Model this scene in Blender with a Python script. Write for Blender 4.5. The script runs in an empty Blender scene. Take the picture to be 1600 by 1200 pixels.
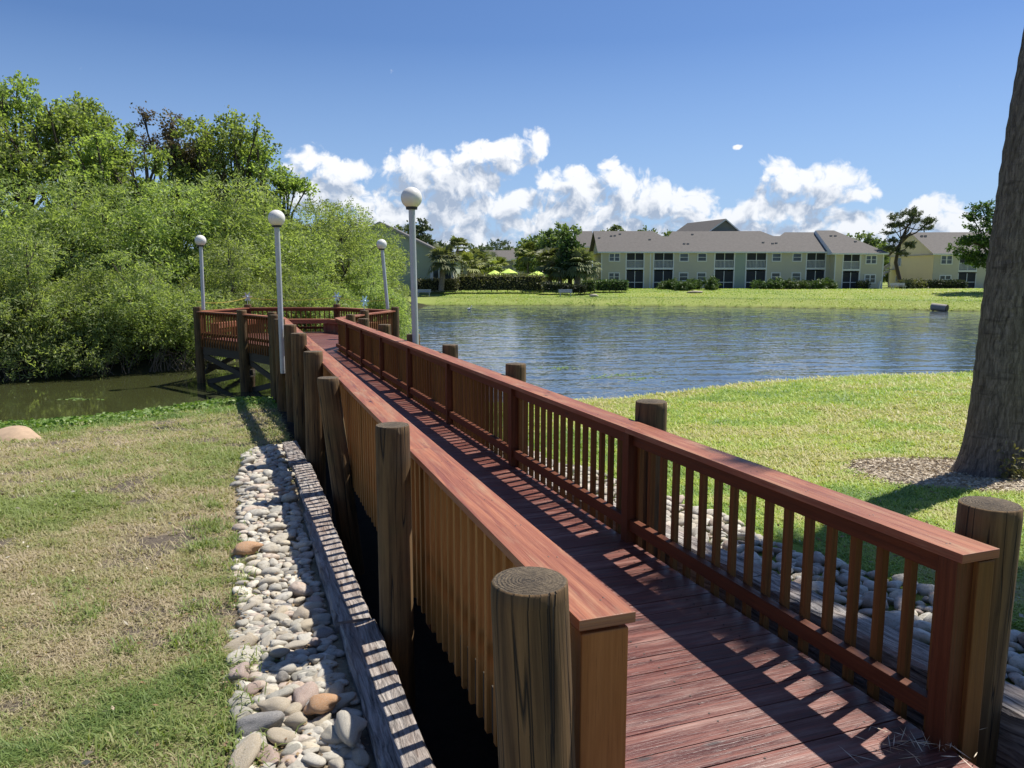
import bpy, math, random
import numpy as np
from mathutils import Vector
random.seed(7); rng = np.random.default_rng(11)
S = bpy.context.scene
COL = S.collection
R = math.radians
# ---------------------------------------------------------------- camera
CAMZ = 3.4; PITCH = math.atan(168/1200)
cd = bpy.data.cameras.new("camera"); cam = bpy.data.objects.new("camera", cd); COL.objects.link(cam)
cam.location = (0, 0, CAMZ); cam.rotation_euler = (math.pi/2-PITCH, 0, 0)
cd.sensor_width = 36; cd.lens = 27; cd.clip_start = .05; cd.clip_end = 4000
S.camera = cam
# ---------------------------------------------------------------- exposure
S.view_settings.view_transform = 'Standard'; S.view_settings.look = 'None'
S.view_settings.gamma = 1; S.view_settings.exposure = 0.52
# ---------------------------------------------------------------- sun
SUN_EL = R(59); SUN_AZ = math.atan2(.79, .61)
sv = Vector((math.cos(SUN_EL)*math.sin(SUN_AZ), math.cos(SUN_EL)*math.cos(SUN_AZ), math.sin(SUN_EL)))
sd = bpy.data.lights.new("sun", 'SUN'); sd.energy = 4.8; sd.angle = R(.5); sd.color = (1, .95, .87)
so = bpy.data.objects.new("sun", sd); COL.objects.link(so); so.rotation_euler = sv.to_track_quat('Z', 'Y').to_euler()
# ---------------------------------------------------------------- node helpers
class N:
    def __init__(s, tree): s.t = tree; s.n = tree.nodes; s.l = tree.links
    def new(s, typ, **kw):
        nd = s.n.new(typ)
        for k, v in kw.items(): setattr(nd, k, v)
        return nd
    def put(s, sock, v):
        if isinstance(v, bpy.types.NodeSocket): s.l.new(v, sock)
        elif v is not None:
            try: sock.default_value = v
            except Exception: sock.default_value = tuple(v)+(1,)
    def math(s, op, a, b=None, c=None, clamp=False):
        nd = s.new('ShaderNodeMath', operation=op, use_clamp=clamp)
        s.put(nd.inputs[0], a); s.put(nd.inputs[1], b)
        if c is not None: s.put(nd.inputs[2], c)
        return nd.outputs[0]
    def vmath(s, op, a, b=None, out=0):
        nd = s.new('ShaderNodeVectorMath', operation=op)
        s.put(nd.inputs[0], a)
        if b is not None: s.put(nd.inputs[1], b)
        return nd.outputs[out]
    def mapr(s, v, a, b, c=0., d=1., smooth=False):
        nd = s.new('ShaderNodeMapRange'); nd.clamp = True
        if smooth: nd.interpolation_type = 'SMOOTHSTEP'
        for i, x in enumerate((v, a, b, c, d)): s.put(nd.inputs[i], x)
        return nd.outputs[0]
    def noise(s, vec, scale, detail=4, rough=.55, out=0, dist=0., dim='3D'):
        nd = s.new('ShaderNodeTexNoise', noise_dimensions=dim); s.put(nd.inputs['Vector'], vec)
        nd.inputs['Scale'].default_value = scale; nd.inputs['Detail'].default_value = detail
        nd.inputs['Roughness'].default_value = rough; nd.inputs['Distortion'].default_value = dist
        return nd.outputs[out]
    def mix(s, f, a, b, mode='MIX'):
        nd = s.new('ShaderNodeMix', data_type='RGBA', blend_type=mode)
        s.put(nd.inputs[0], f); s.put(nd.inputs[6], a if not isinstance(a, tuple) else tuple(a)+(1,))
        s.put(nd.inputs[7], b if not isinstance(b, tuple) else tuple(b)+(1,))
        return nd.outputs[2]
    def scale(s, v, sx, sy, sz=1.):
        nd = s.new('ShaderNodeVectorMath', operation='MULTIPLY'); s.put(nd.inputs[0], v)
        nd.inputs[1].default_value = (sx, sy, sz); return nd.outputs[0]
    def bump(s, h, strength, dist=.01, normal=None):
        nd = s.new('ShaderNodeBump'); s.put(nd.inputs['Height'], h); s.put(nd.inputs['Strength'], strength)
        nd.inputs['Distance'].default_value = dist
        if normal: s.put(nd.inputs['Normal'], normal)
        return nd.outputs[0]
    def attr(s, name, out='Fac'):
        nd = s.new('ShaderNodeAttribute'); nd.attribute_name = name; return nd.outputs[out]
    def ramp(s, f, stops):
        nd = s.new('ShaderNodeValToRGB'); s.put(nd.inputs[0], f); e = nd.color_ramp.elements
        while len(e) < len(stops): e.new(.5)
        for i, (p, c) in enumerate(stops): e[i].position = p; e[i].color = tuple(c)+(1,)
        return nd.outputs[0]
def mat(name):
    m = bpy.data.materials.new(name); m.use_nodes = True; g = N(m.node_tree)
    b = g.n['Principled BSDF']; return m, g, b
def coord(g, o='Object'): return g.new('ShaderNodeTexCoord').outputs[o]
def geo(g, o='Position'): return g.new('ShaderNodeNewGeometry').outputs[o]
# ---------------------------------------------------------------- world: sky + clouds
def pix_dir(px, py):
    u = (px-800)/1200; v = (600-py)/1200
    c, s_ = math.cos(PITCH), math.sin(PITCH)
    x, y, z = u, c+v*s_, -s_+v*c
    return math.atan2(x, y), math.atan2(z, math.hypot(x, y))
W = bpy.data.worlds.new("World"); S.world = W; W.use_nodes = True
g = N(W.node_tree); bg = g.n['Background']
sky = g.new('ShaderNodeTexSky', sky_type='NISHITA'); sky.sun_disc = False
sky.sun_elevation = SUN_EL; sky.sun_rotation = SUN_AZ; sky.air_density = 1.0; sky.dust_density = .5; sky.ozone_density = 1.6
CL = [ # photo pixel centre + radii of the cumulus heaps
 (492,262,48,32),(540,262,45,22),(520,305,85,34),(590,345,60,40),
 (640,262,44,32),(735,250,38,28),(700,290,95,42),(770,322,75,34),(690,335,90,36),(830,352,50,22),(720,372,75,20),
 (790,240,44,26),(834,223,24,22),
 (853,282,26,24),(900,288,32,26),(958,256,15,13),(975,288,42,26),(930,325,85,38),(1020,305,50,28),(1070,322,60,30),(1100,345,90,26),(860,330,45,30),
 (1235,283,52,32),(1290,290,62,30),(1345,303,34,17),(1175,328,50,28),(1260,325,70,26),
 (1462,324,50,19),(1430,345,50,20),(1350,350,120,22),(1155,232,8,5),(1500,352,60,20),(950,362,160,24),
 (700,392,120,24),(900,385,160,26),(1150,378,200,28),(1400,385,120,24),(560,385,70,30),
 (1700,320,120,40),(1950,300,140,50),(-300,300,160,50),(-700,340,200,50)]
grp = bpy.data.node_groups.new("cloud_density", 'ShaderNodeTree')
grp.interface.new_socket("P", in_out='INPUT', socket_type='NodeSocketVector')
grp.interface.new_socket("D", in_out='OUTPUT', socket_type='NodeSocketFloat')
h = N(grp); gi = h.new('NodeGroupInput'); go = h.new('NodeGroupOutput')
P0 = gi.outputs[0]
w1 = h.vmath('MULTIPLY', h.vmath('SUBTRACT', h.noise(P0, 22, 2, .5, out=1, dim='2D'), (.5,.5,.5)), (.035,.03,0))
PW = h.vmath('ADD', P0, w1)
acc = None
for (cx, cy, rx, ry) in CL:
    a, e = pix_dir(cx, cy); a2, _ = pix_dir(cx+rx*1.08, cy); _, e2 = pix_dir(cx, cy-ry*1.12)
    q = h.vmath('MULTIPLY', h.vmath('SUBTRACT', PW, (a, e, 0)), (1/(a2-a), 1/(e2-e), 0))
    d = h.math('SUBTRACT', 1.0, h.vmath('DOT_PRODUCT', q, q, out=1))
    d = h.math('MULTIPLY', h.math('MAXIMUM', d, -1.0), .5)
    if acc is None: acc = d
    else: acc = h.math('SMOOTH_MAX', acc, d, .12)
vo = h.new('ShaderNodeTexVoronoi', feature='F1', voronoi_dimensions='2D'); h.put(vo.inputs['Vector'], PW); vo.inputs['Scale'].default_value = 40
vo.inputs['Detail'].default_value = 3; vo.inputs['Roughness'].default_value = .55
puff = h.math('SUBTRACT', .42, vo.outputs['Distance'])
fb = h.math('SUBTRACT', h.noise(P0, 30, 6, .62, dim='2D'), .5)
tot = h.math('ADD', h.math('MULTIPLY_ADD', puff, .62, h.math('MULTIPLY_ADD', acc, 1.25, .22)), h.math('MULTIPLY', fb, .95))
h.l.new(tot, go.inputs[0])
dirv = coord(g, 'Generated'); sp = g.new('ShaderNodeSeparateXYZ'); g.l.new(dirv, sp.inputs[0])
az = g.math('ARCTAN2', sp.outputs[0], sp.outputs[1]); el = g.math('ARCSINE', sp.outputs[2])
cb = g.new('ShaderNodeCombineXYZ'); g.l.new(az, cb.inputs[0]); g.l.new(el, cb.inputs[1])
def dens(off):
    nd = g.new('ShaderNodeGroup'); nd.node_tree = grp
    g.put(nd.inputs[0], cb.outputs[0] if off is None else g.vmath('ADD', cb.outputs[0], off)); return nd.outputs[0]
D0 = dens(None); D1 = dens((.013, .024, 0))
alpha = g.mapr(D0, -.10, .42, smooth=True)
thick = g.mapr(D1, .05, .80)
relief = g.mapr(g.math('SUBTRACT', D1, D0), -.34, .34)
lowel = g.mapr(el, .02, .14, .25, 0)
sh = g.math('ADD', g.math('ADD', g.math('MULTIPLY', thick, .60), g.math('MULTIPLY', relief, .55)), lowel, clamp=True)
ccol = g.mix(sh, (8.6, 8.7, 8.9), (3.3, 4.0, 5.2))
skyc = g.mix(1.0, sky.outputs[0], (.50, .65, .90), mode='MULTIPLY')
skyc = g.mix(g.mapr(el, .0, .28, .7, 0), skyc, (3.7, 5.3, 7.9))
final = g.mix(g.math('MULTIPLY', alpha, .95), skyc, ccol)
bg.inputs[1].default_value = .085; g.l.new(final, bg.inputs[0])
bg2 = g.new('ShaderNodeBackground'); g.l.new(skyc, bg2.inputs[0]); bg2.inputs[1].default_value = .085
band = g.math('MULTIPLY', g.math('GREATER_THAN', el, -.01), g.math('LESS_THAN', el, .27))
ms = g.new('ShaderNodeMixShader'); g.l.new(band, ms.inputs[0]); g.l.new(bg2.outputs[0], ms.inputs[1]); g.l.new(bg.outputs[0], ms.inputs[2])
g.l.new(ms.outputs[0], g.n['World Output'].inputs[0])
# ================================================================= geometry helpers
def at(px, py, z):
    u = (px-800)/1200; v = (py-600)/1200
    d = math.sin(PITCH)+v*math.cos(PITCH); f = math.cos(PITCH)-v*math.sin(PITCH); t = (CAMZ-z)/d
    return (u*t, f*t)
def aty(px, py, Y):
    """world x, z of what stands at depth Y"""
    v = (py-600)/1200; d = math.sin(PITCH)+v*math.cos(PITCH); f = math.cos(PITCH)-v*math.sin(PITCH); t = Y/f
    return ((px-800)/1200*t, CAMZ-d*t)
def setp(o, label=None, cat=None, group=None, kind=None):
    if label: o['label'] = label
    if cat: o['category'] = cat
    if group: o['group'] = group
    if kind: o['kind'] = kind
    return o
def empty(name, loc=(0,0,0), rz=0, **kw):
    o = bpy.data.objects.new(name, None); COL.objects.link(o); o.location = loc; o.rotation_euler = (0,0,rz)
    o.empty_display_size = .2
    return setp(o, **kw)
def copy_tree(o, parent=None):
    c = o.copy(); COL.objects.link(c); c.parent = parent
    for ch in list(o.children): copy_tree(ch, c)
    return c
class MB:
    def __init__(s): s.v = []; s.f = []; s.uv = []; s.m = []
    def face(s, vs, uvs=None, m=0):
        i = len(s.v); s.v += [tuple(p) for p in vs]; s.f.append(tuple(range(i, i+len(vs))))
        s.uv += list(uvs) if uvs else [(p[0], p[1]) for p in vs]; s.m.append(m)
    def bar(s, A, B, w, t, up=(0,0,1), m=0, off=None, jit=0, cap=1.0):
        """board from A to B; w = width across 'up x dir', t = thickness along up (A,B are its centre line)"""
        A = Vector(A); B = Vector(B); d = (B-A); L = d.length; d.normalize(); up = Vector(up)
        side = d.cross(up)
        if side.length < 1e-5: side = d.cross(Vector((1,0,0)))
        side.normalize(); upn = side.cross(d).normalized()
        c = []
        for (P, k) in ((A, 1), (B, cap)):
            for (a, b) in ((-1,-1),(1,-1),(1,1),(-1,1)):
                c.append(P + side*(a*w/2*k) + upn*(b*t/2*k))
        i = len(s.v); s.v += [tuple(p) for p in c]
        ou, ov = (random.random()*50, random.random()*50) if off is None else off
        def q(idx, uvl): s.f.append(tuple(i+k for k in idx)); s.uv += [(ou+a, ov+b) for a, b in uvl]; s.m.append(m)
        q((0,4,5,1), ((0,0),(L,0),(L,w),(0,w))); q((3,2,6,7), ((0,0.3),(0,w+.3),(L,w+.3),(L,.3)))
        q((0,3,7,4), ((0,.6),(0,t+.6),(L,t+.6),(L,.6))); q((1,5,6,2), ((0,.8),(L,.8),(L,t+.8),(0,t+.8)))
        q((0,1,2,3), ((0,0),(w*.3,0),(w*.3,t),(0,t))); q((4,7,6,5), ((0,0),(0,t),(w*.3,t),(w*.3,0)))
    def box(s, x0, x1, y0, y1, z0, z1, m=0):
        s.bar((x0,(y0+y1)/2,(z0+z1)/2), (x1,(y0+y1)/2,(z0+z1)/2), abs(y1-y0), abs(z1-z0), m=m, off=(0,0))
    def tube(s, pts, rad, n=12, m=0, capt=True, noise=0., capm=None, ell=1.0):
        pts = [Vector(p) for p in pts]; rings = []; L = 0; ls = []
        ou = random.random()*30
        ph = [random.uniform(-1,1) for _ in range(n)]
        for k, p in enumerate(pts):
            d = (pts[min(k+1, len(pts)-1)]-pts[max(k-1, 0)]).normalized()
            a = d.cross(Vector((0,0,1)) if abs(d.z) < .9 else Vector((0,1,0))).normalized(); b = d.cross(a)
            if k: L += (p-pts[k-1]).length
            ls.append(L); i = len(s.v); rings.append(i)
            for j in range(n):
                t = 2*math.pi*j/n; r = rad[k]*(1+noise*ph[j]+noise*.4*random.uniform(-1,1))
                s.v.append(tuple(p+a*(math.cos(t)*r)+b*(math.sin(t)*r*ell)))
        for k in range(len(pts)-1):
            for j in range(n):
                j2 = (j+1) % n
                s.f.append((rings[k]+j, rings[k]+j2, rings[k+1]+j2, rings[k+1]+j)); s.m.append(m)
                c = 2*math.pi*max(rad[k], .01)
                s.uv += [(ls[k]+ou, j/n*c), (ls[k]+ou, (j+1)/n*c), (ls[k+1]+ou, (j+1)/n*c), (ls[k+1]+ou, j/n*c)]
        if capt:
            for (r0, rev) in ((rings[0], True), (rings[-1], False)):
                idx = [r0+j for j in range(n)]; idx = idx[::-1] if rev else idx
                s.f.append(tuple(idx)); s.m.append(m if capm is None else capm)
                s.uv += [(.1*math.cos(2*math.pi*j/n), .1*math.sin(2*math.pi*j/n)) for j in range(n)]
    def sphere(s, c, r, n=16, k=10, m=0, sz=1.):
        pts = [(c[0], c[1], c[2]-r*sz*math.cos(math.pi*i/k)) for i in range(k+1)]
        s.tube(pts, [max(1e-4, r*math.sin(math.pi*i/k)) for i in range(k+1)], n, m, capt=False)
    def build(s, name, mats, parent=None, smooth=False, loc=None, bevel=0., **kw):
        me = bpy.data.meshes.new(name); me.from_pydata(s.v, [], s.f)
        if not isinstance(mats, (list, tuple)): mats = [mats]
        for m_ in mats: me.materials.append(m_)
        me.polygons.foreach_set('material_index', s.m)
        uv = me.uv_layers.new(name='UVMap'); uv.data.foreach_set('uv', np.array(s.uv, dtype=np.float32).ravel())
        if smooth:
            me.polygons.foreach_set('use_smooth', [True]*len(me.polygons))
            try: me.set_sharp_from_angle(angle=R(50))
            except Exception: pass
        me.update()
        o = bpy.data.objects.new(name, me); COL.objects.link(o); o.parent = parent
        if loc: o.location = loc
        if bevel:
            b = o.modifiers.new('bevel', 'BEVEL'); b.width = bevel; b.segments = 2; b.limit_method = 'ANGLE'; b.angle_limit = R(50)
        return setp(o, **kw)
def np_mesh(name, V, F, mats, parent=None, tint=None, smooth=False, colr=None, **kw):
    """V (n,3), F (m,k) arrays"""
    me = bpy.data.meshes.new(name); n, k = F.shape
    me.vertices.add(len(V)); me.vertices.foreach_set('co', np.ascontiguousarray(V, dtype=np.float32).ravel())
    me.loops.add(n*k); me.loops.foreach_set('vertex_index', F.astype(np.int32).ravel())
    me.polygons.add(n); me.polygons.foreach_set('loop_start', np.arange(0, n*k, k, dtype=np.int32))
    me.polygons.foreach_set('loop_total', np.full(n, k, dtype=np.int32))
    if smooth: me.polygons.foreach_set('use_smooth', np.ones(n, dtype=bool))
    me.update(calc_edges=True)
    if tint is not None:
        a = me.attributes.new('tint', 'FLOAT', 'FACE'); a.data.foreach_set('value', tint.astype(np.float32))
    if colr is not None:
        a = me.attributes.new('zone', 'FLOAT_COLOR', 'POINT'); a.data.foreach_set('color', colr.astype(np.float32).ravel())
    for m_ in (mats if isinstance(mats, (list, tuple)) else [mats]): me.materials.append(m_)
    o = bpy.data.objects.new(name, me); COL.objects.link(o); o.parent = parent
    return setp(o, **kw)
def vnoise(x, y, s, seed=0):
    """smooth value noise 0..1, vectorised"""
    x = np.asarray(x)/s+seed*17.3; y = np.asarray(y)/s+seed*9.1
    xi = np.floor(x).astype(np.int64); yi = np.floor(y).astype(np.int64); fx = x-xi; fy = y-yi
    fx = fx*fx*(3-2*fx); fy = fy*fy*(3-2*fy)
    def hsh(a, b):
        n = (a*374761393+b*668265263+seed*1442695) & 0xffffffff; n = ((n ^ (n >> 13))*1274126177) & 0xffffffff
        return ((n ^ (n >> 16)) & 0xffff)/65535.
    return (hsh(xi,yi)*(1-fx)+hsh(xi+1,yi)*fx)*(1-fy)+(hsh(xi,yi+1)*(1-fx)+hsh(xi+1,yi+1)*fx)*fy
def fbm(x, y, s, seed=0): return (vnoise(x,y,s,seed)*.5+vnoise(x,y,s/2.1,seed+1)*.28+vnoise(x,y,s/4.3,seed+2)*.22)
# ================================================================= materials
def wood(name, a, b, dark=(.03,.015,.01), rough=.5, worn=None, wornamt=0., bump=.35, knots=True, gs=1., spec=.5):
    m, g, bs = mat(name); uv = g.new('ShaderNodeUVMap').outputs[0]
    gr = g.noise(g.scale(uv, 1.6*gs, 38*gs), 1.0, 6, .62, dist=.6)
    gr2 = g.noise(g.scale(uv, 5*gs, 160*gs), 1.0, 3, .6)
    big = g.noise(g.scale(uv, .7, 1.6), 1.0, 3, .5)
    c = g.mix(g.mapr(gr, .35, .68), a, b)
    c = g.mix(g.mapr(gr2, .56, .75, 0, .55), c, dark)
    c = g.mix(g.mapr(big, .3, .75, 0, .45), c, tuple(x*.55 for x in a))
    if worn:
        wn = g.math('MULTIPLY', g.mapr(g.noise(g.scale(uv, 1.1, 9), 1.0, 6, .7), .5, .72), wornamt)
        c = g.mix(wn, c, worn)
    if knots:
        v = g.new('ShaderNodeTexVoronoi'); g.put(v.inputs['Vector'], g.scale(uv, 1.3, 4.2)); v.inputs['Scale'].default_value = 1.0
        kn = g.mapr(v.outputs['Distance'], .03, .075, 1, 0)
        ringn = g.math('SINE', g.math('MULTIPLY', v.outputs['Distance'], 110))
        rg = g.math('MULTIPLY', g.mapr(v.outputs['Distance'], .06, .2, .35, 0), g.math('MAXIMUM', ringn, 0))
        c = g.mix(g.math('MAXIMUM', kn, rg), c, dark)
    g.l.new(c, bs.inputs['Base Color'])
    g.put(bs.inputs['Roughness'], g.mapr(gr, .3, .7, rough-.1, rough+.2)); bs.inputs['Specular IOR Level'].default_value = spec
    hh = g.math('ADD', g.math('MULTIPLY', gr, .7), g.math('MULTIPLY', gr2, .5))
    g.l.new(g.bump(hh, bump, .006), bs.inputs['Normal']); return m
M = {}
M['deck'] = wood('deck_boards_red_stain', (.070,.017,.011), (.26,.078,.050), dark=(.03,.012,.010), worn=(.47,.31,.25), wornamt=.5, rough=.40, bump=.7)
M['cap'] = wood('handrail_red_stain', (.23,.066,.032), (.41,.155,.078), dark=(.06,.022,.012), worn=(.42,.27,.15), wornamt=.7, rough=.5, gs=.8, bump=.8, spec=.4)
M['rail'] = wood('railing_dark_stain', (.085,.022,.008), (.175,.052,.018), rough=.5, spec=.3)
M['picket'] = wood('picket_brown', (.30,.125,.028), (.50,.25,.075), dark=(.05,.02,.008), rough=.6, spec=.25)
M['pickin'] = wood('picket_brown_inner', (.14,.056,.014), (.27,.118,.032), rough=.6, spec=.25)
M['endpost'] = wood('end_post_orange', (.33,.12,.035), (.46,.19,.06), dark=(.08,.03,.015), rough=.6, spec=.3)
M['beam'] = wood('substructure_timber', (.06,.045,.03), (.12,.09,.055), rough=.8)
def piling_mat():
    m, g, bs = mat('treated_log'); uv = g.new('ShaderNodeUVMap').outputs[0]; ob = coord(g)
    gr = g.noise(g.scale(uv, 1.1, 26), 1, 6, .65, dist=.5); bl = g.noise(g.scale(uv, 1.5, 5), 1, 4, .6)
    c = g.mix(g.mapr(gr, .35, .7), (.060,.032,.011), (.205,.120,.046))
    c = g.mix(g.mapr(bl, .5, .75, 0, .6), c, (.235,.145,.058))
    c = g.mix(g.mapr(g.noise(ob, 2.2, 4), .52, .7, 0, .45), c, (.08,.08,.03))
    cr = g.noise(g.scale(uv, .35, 13), 1, 2, .5, dist=.3)
    crack = g.mapr(g.math('ABSOLUTE', g.math('SUBTRACT', cr, .5)), .0, .014, 1, 0)
    c = g.mix(crack, c, (.008,.006,.004)); g.l.new(c, bs.inputs['Base Color']); bs.inputs['Roughness'].default_value = .85
    hh = g.math('SUBTRACT', g.math('MULTIPLY', gr, .6), crack); g.l.new(g.bump(hh, .9, .012), bs.inputs['Normal']); return m
M['pile'] = piling_mat()
def pile_top():
    m, g, bs = mat('log_end_grain'); uv = g.new('ShaderNodeUVMap').outputs[0]
    n = g.noise(uv, 20, 4, .6); r = g.vmath('LENGTH', uv, out=1)
    ring = g.math('SINE', g.math('ADD', g.math('MULTIPLY', r, 620), g.math('MULTIPLY', n, 8)))
    rot = g.mapr(g.math('ADD', r, g.math('MULTIPLY', n, .08)), .05, .1, .9, 0)
    c = g.mix(g.mapr(g.math('ADD', g.math('MULTIPLY', ring, .35), g.math('MULTIPLY', g.math('SUBTRACT', g.noise(uv, 45, 5, .7), .5), 5)), -1, 1), (.06,.042,.025), (.20,.15,.09)); c = g.mix(g.math('MULTIPLY', rot, g.mapr(g.noise(uv, 90, 3), .42, .6)), c, (.014,.01,.007))
    g.l.new(c, bs.inputs['Base Color']); bs.inputs['Roughness'].default_value = .9
    g.l.new(g.bump(g.math('ADD', g.math('MULTIPLY', ring, .12), g.math('MULTIPLY', g.noise(uv, 60, 5, .7), 2.0)), 1.0, .012), bs.inputs['Normal']); return m
M['piletop'] = pile_top()
def tie_mat():
    m, g, bs = mat('weathered_tie'); uv = g.new('ShaderNodeUVMap').outputs[0]
    gr = g.noise(g.scale(uv, 3.0, 34), 1, 7, .7, dist=.8); bl = g.noise(g.scale(uv, 1.1, 3), 1, 4, .6)
    c = g.mix(g.mapr(gr, .36, .62), (.035,.03,.028), (.50,.45,.40))
    c = g.mix(g.mapr(bl, .42, .7, 0, .5), c, (.33,.21,.155)); g.l.new(c, bs.inputs['Base Color'])
    bs.inputs['Roughness'].default_value = .9; g.l.new(g.bump(gr, 1.0, .025), bs.inputs['Normal']); return m
M['tie'] = tie_mat()
def stone_mat(name, cols):
    m, g, bs = mat(name); ob = coord(g); rnd = g.new('ShaderNodeObjectInfo').outputs['Random']
    tn = g.attr('tint'); k = g.math('FRACT', g.math('ADD', rnd, tn))
    base = g.ramp(k, [(i/max(1,len(cols)-1), c) for i, c in enumerate(cols)])
    off = g.new('ShaderNodeCombineXYZ'); g.l.new(g.math('MULTIPLY', k, 40), off.inputs[0]); p = g.vmath('ADD', ob, off.outputs[0])
    n = g.noise(p, 14, 6, .65); n2 = g.noise(p, 30, 5, .7); band = g.noise(g.scale(p, 4, 4, 26), 1, 3)
    c = g.mix(g.mapr(n, .35, .7, .0, .45), base, (.62,.60,.54)); c = g.mix(g.mapr(n2, .50, .66, 0, .6), c, (.14,.12,.09))
    c = g.mix(g.mapr(band, .5, .65, 0, .25), c, (.25,.22,.17))
    g.l.new(c, bs.inputs['Base Color']); bs.inputs['Roughness'].default_value = .85
    g.l.new(g.bump(g.math('ADD', n, g.math('MULTIPLY', n2, .7)), .8, .008), bs.inputs['Normal']); return m
M['stone_grey'] = stone_mat('river_stone_grey', [(.38,.34,.26),(.48,.44,.35),(.31,.295,.24),(.54,.50,.41),(.42,.36,.27)])
M['stone_tan'] = stone_mat('river_stone_tan', [(.45,.36,.24),(.50,.42,.29),(.38,.30,.21)])
M['stone_pink'] = stone_mat('river_stone_pink', [(.42,.28,.22),(.46,.33,.27),(.36,.25,.21)])
M['stone_white'] = stone_mat('river_stone_white', [(.58,.54,.45),(.64,.60,.51)])
M['stone_dark'] = stone_mat('river_stone_dark', [(.17,.17,.18),(.22,.20,.18)])
M['stone_orange'] = stone_mat('river_stone_orange', [(.52,.24,.07),(.45,.22,.08)])
M['stone_mix'] = stone_mat('river_stone_mixed', [(.38,.34,.27),(.50,.42,.29),(.60,.56,.47),(.42,.30,.22),(.31,.29,.24),(.52,.48,.39),(.2,.18,.15)])
def leaf_mat(name, cols, trans=.35, rough=.55, vary=.35, tr=None):
    m, g, bs = mat(name); t = g.attr('tint'); rnd = g.new('ShaderNodeObjectInfo').outputs['Random']
    base = g.ramp(t, [(i/(len(cols)-1), c) for i, c in enumerate(cols)])
    hs = g.new('ShaderNodeHueSaturation'); g.l.new(base, hs.inputs['Color'])
    g.put(hs.inputs['Value'], g.mapr(rnd, 0, 1, 1-vary*.5, 1+vary*.5)); g.put(hs.inputs['Hue'], g.mapr(rnd, 0, 1, .49, .51))
    g.l.new(hs.outputs[0], bs.inputs['Base Color']); bs.inputs['Roughness'].default_value = rough; bs.inputs['Specular IOR Level'].default_value = .35
    tl = g.new('ShaderNodeBsdfTranslucent'); g.l.new(g.mix(1.0, hs.outputs[0], (1.25,1.35,.55), mode='MULTIPLY'), tl.inputs[0])
    mx = g.new('ShaderNodeMixShader'); mx.inputs[0].default_value = trans
    g.l.new(bs.outputs[0], mx.inputs[1]); g.l.new(tl.outputs[0], mx.inputs[2]); g.l.new(mx.outputs[0], g.n['Material Output'].inputs[0]); return m
M['willow'] = leaf_mat('willow_leaves', [(.11,.145,.055),(.22,.275,.10),(.33,.39,.16),(.47,.51,.30)], trans=.55)
M['oakleaf'] = leaf_mat('broad_leaves', [(.035,.07,.016),(.075,.125,.028),(.12,.18,.04)], trans=.35)
M['tallleaf'] = leaf_mat('tall_tree_leaves', [(.13,.17,.06),(.24,.30,.10),(.36,.42,.17)], trans=.62)
M['midleaf'] = leaf_mat('mid_green_leaves', [(.08,.12,.04),(.16,.21,.075),(.25,.30,.12)], trans=.35)
M['darkleaf'] = leaf_mat('dark_leaves', [(.022,.045,.012),(.05,.085,.022),(.09,.13,.035)], trans=.25)
M['brownleaf'] = leaf_mat('brown_leaves', [(.16,.115,.075),(.22,.165,.10),(.13,.15,.06)], trans=.3)
M['pine'] = leaf_mat('pine_needles', [(.06,.085,.04),(.11,.14,.065),(.16,.19,.09)], trans=.2)
M['palm'] = leaf_mat('palm_fronds', [(.09,.115,.045),(.18,.205,.09),(.29,.30,.15)], trans=.25)
M['palmy'] = leaf_mat('yellow_palm_fronds', [(.14,.18,.04),(.25,.29,.08),(.35,.36,.12)], trans=.3)
M['hedgeg'] = leaf_mat('hedge_leaves', [(.045,.085,.02),(.09,.14,.035),(.15,.20,.06)], trans=.2)
M['hedgeo'] = leaf_mat('olive_hedge_leaves', [(.10,.10,.035),(.17,.17,.06),(.24,.21,.10)], trans=.2)
M['hedged'] = leaf_mat('dark_hedge_leaves', [(.02,.032,.014),(.04,.055,.022),(.08,.09,.04)], trans=.15)
M['glawn'] = leaf_mat('lawn_blades', [(.44,.36,.24),(.36,.32,.17),(.27,.29,.10),(.19,.255,.065),(.115,.175,.045)], trans=.3, vary=0)
M['glawnr'] = leaf_mat('lawn_blades_lush', [(.50,.45,.20),(.44,.48,.10),(.36,.46,.07),(.26,.38,.055),(.15,.25,.045)], trans=.3, vary=0)
M['clover'] = leaf_mat('bank_weed_leaves', [(.10,.20,.03),(.16,.28,.05),(.30,.38,.16)], trans=.3, vary=0)
M['bark'] = wood('bark', (.05,.038,.028), (.12,.095,.07), rough=.9, knots=False)
def simple(name, c, rough=.6, metal=0., nscale=0, namt=.3, spec=.5, bump=0.):
    m, g, bs = mat(name); bs.inputs['Roughness'].default_value = rough; bs.inputs['Metallic'].default_value = metal
    bs.inputs['Specular IOR Level'].default_value = spec
    if nscale:
        n = g.noise(coord(g), nscale, 4, .6); cc = g.mix(g.mapr(n, .3, .7, 0, namt), c, tuple(x*.45 for x in c)); g.l.new(cc, bs.inputs['Base Color'])
        if bump: g.l.new(g.bump(n, bump, .01), bs.inputs['Normal'])
    else: bs.inputs['Base Color'].default_value = tuple(c)+(1,)
    return m
M['globe'] = simple('lamp_globe_plastic', (.80,.77,.70), .3, nscale=6, namt=.12)
M['pole'] = simple('galvanised_pole', (.52,.54,.55), .5, .25, nscale=5, namt=.3)
M['black'] = simple('black_metal_and_pipe_shade', (.02,.02,.02), .5)
M['screw'] = simple('dull_screw', (.10,.08,.07), .5, .6)
M['white'] = simple('white_trim', (.72,.71,.66), .6)
M['rope'] = simple('yellow_rope', (.55,.42,.08), .8)
M['pinw'] = simple('pinwheel_foil', (.55,.72,.80), .3, .5)
M['lime'] = simple('lime_canvas', (.55,.72,.12), .8)
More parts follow.
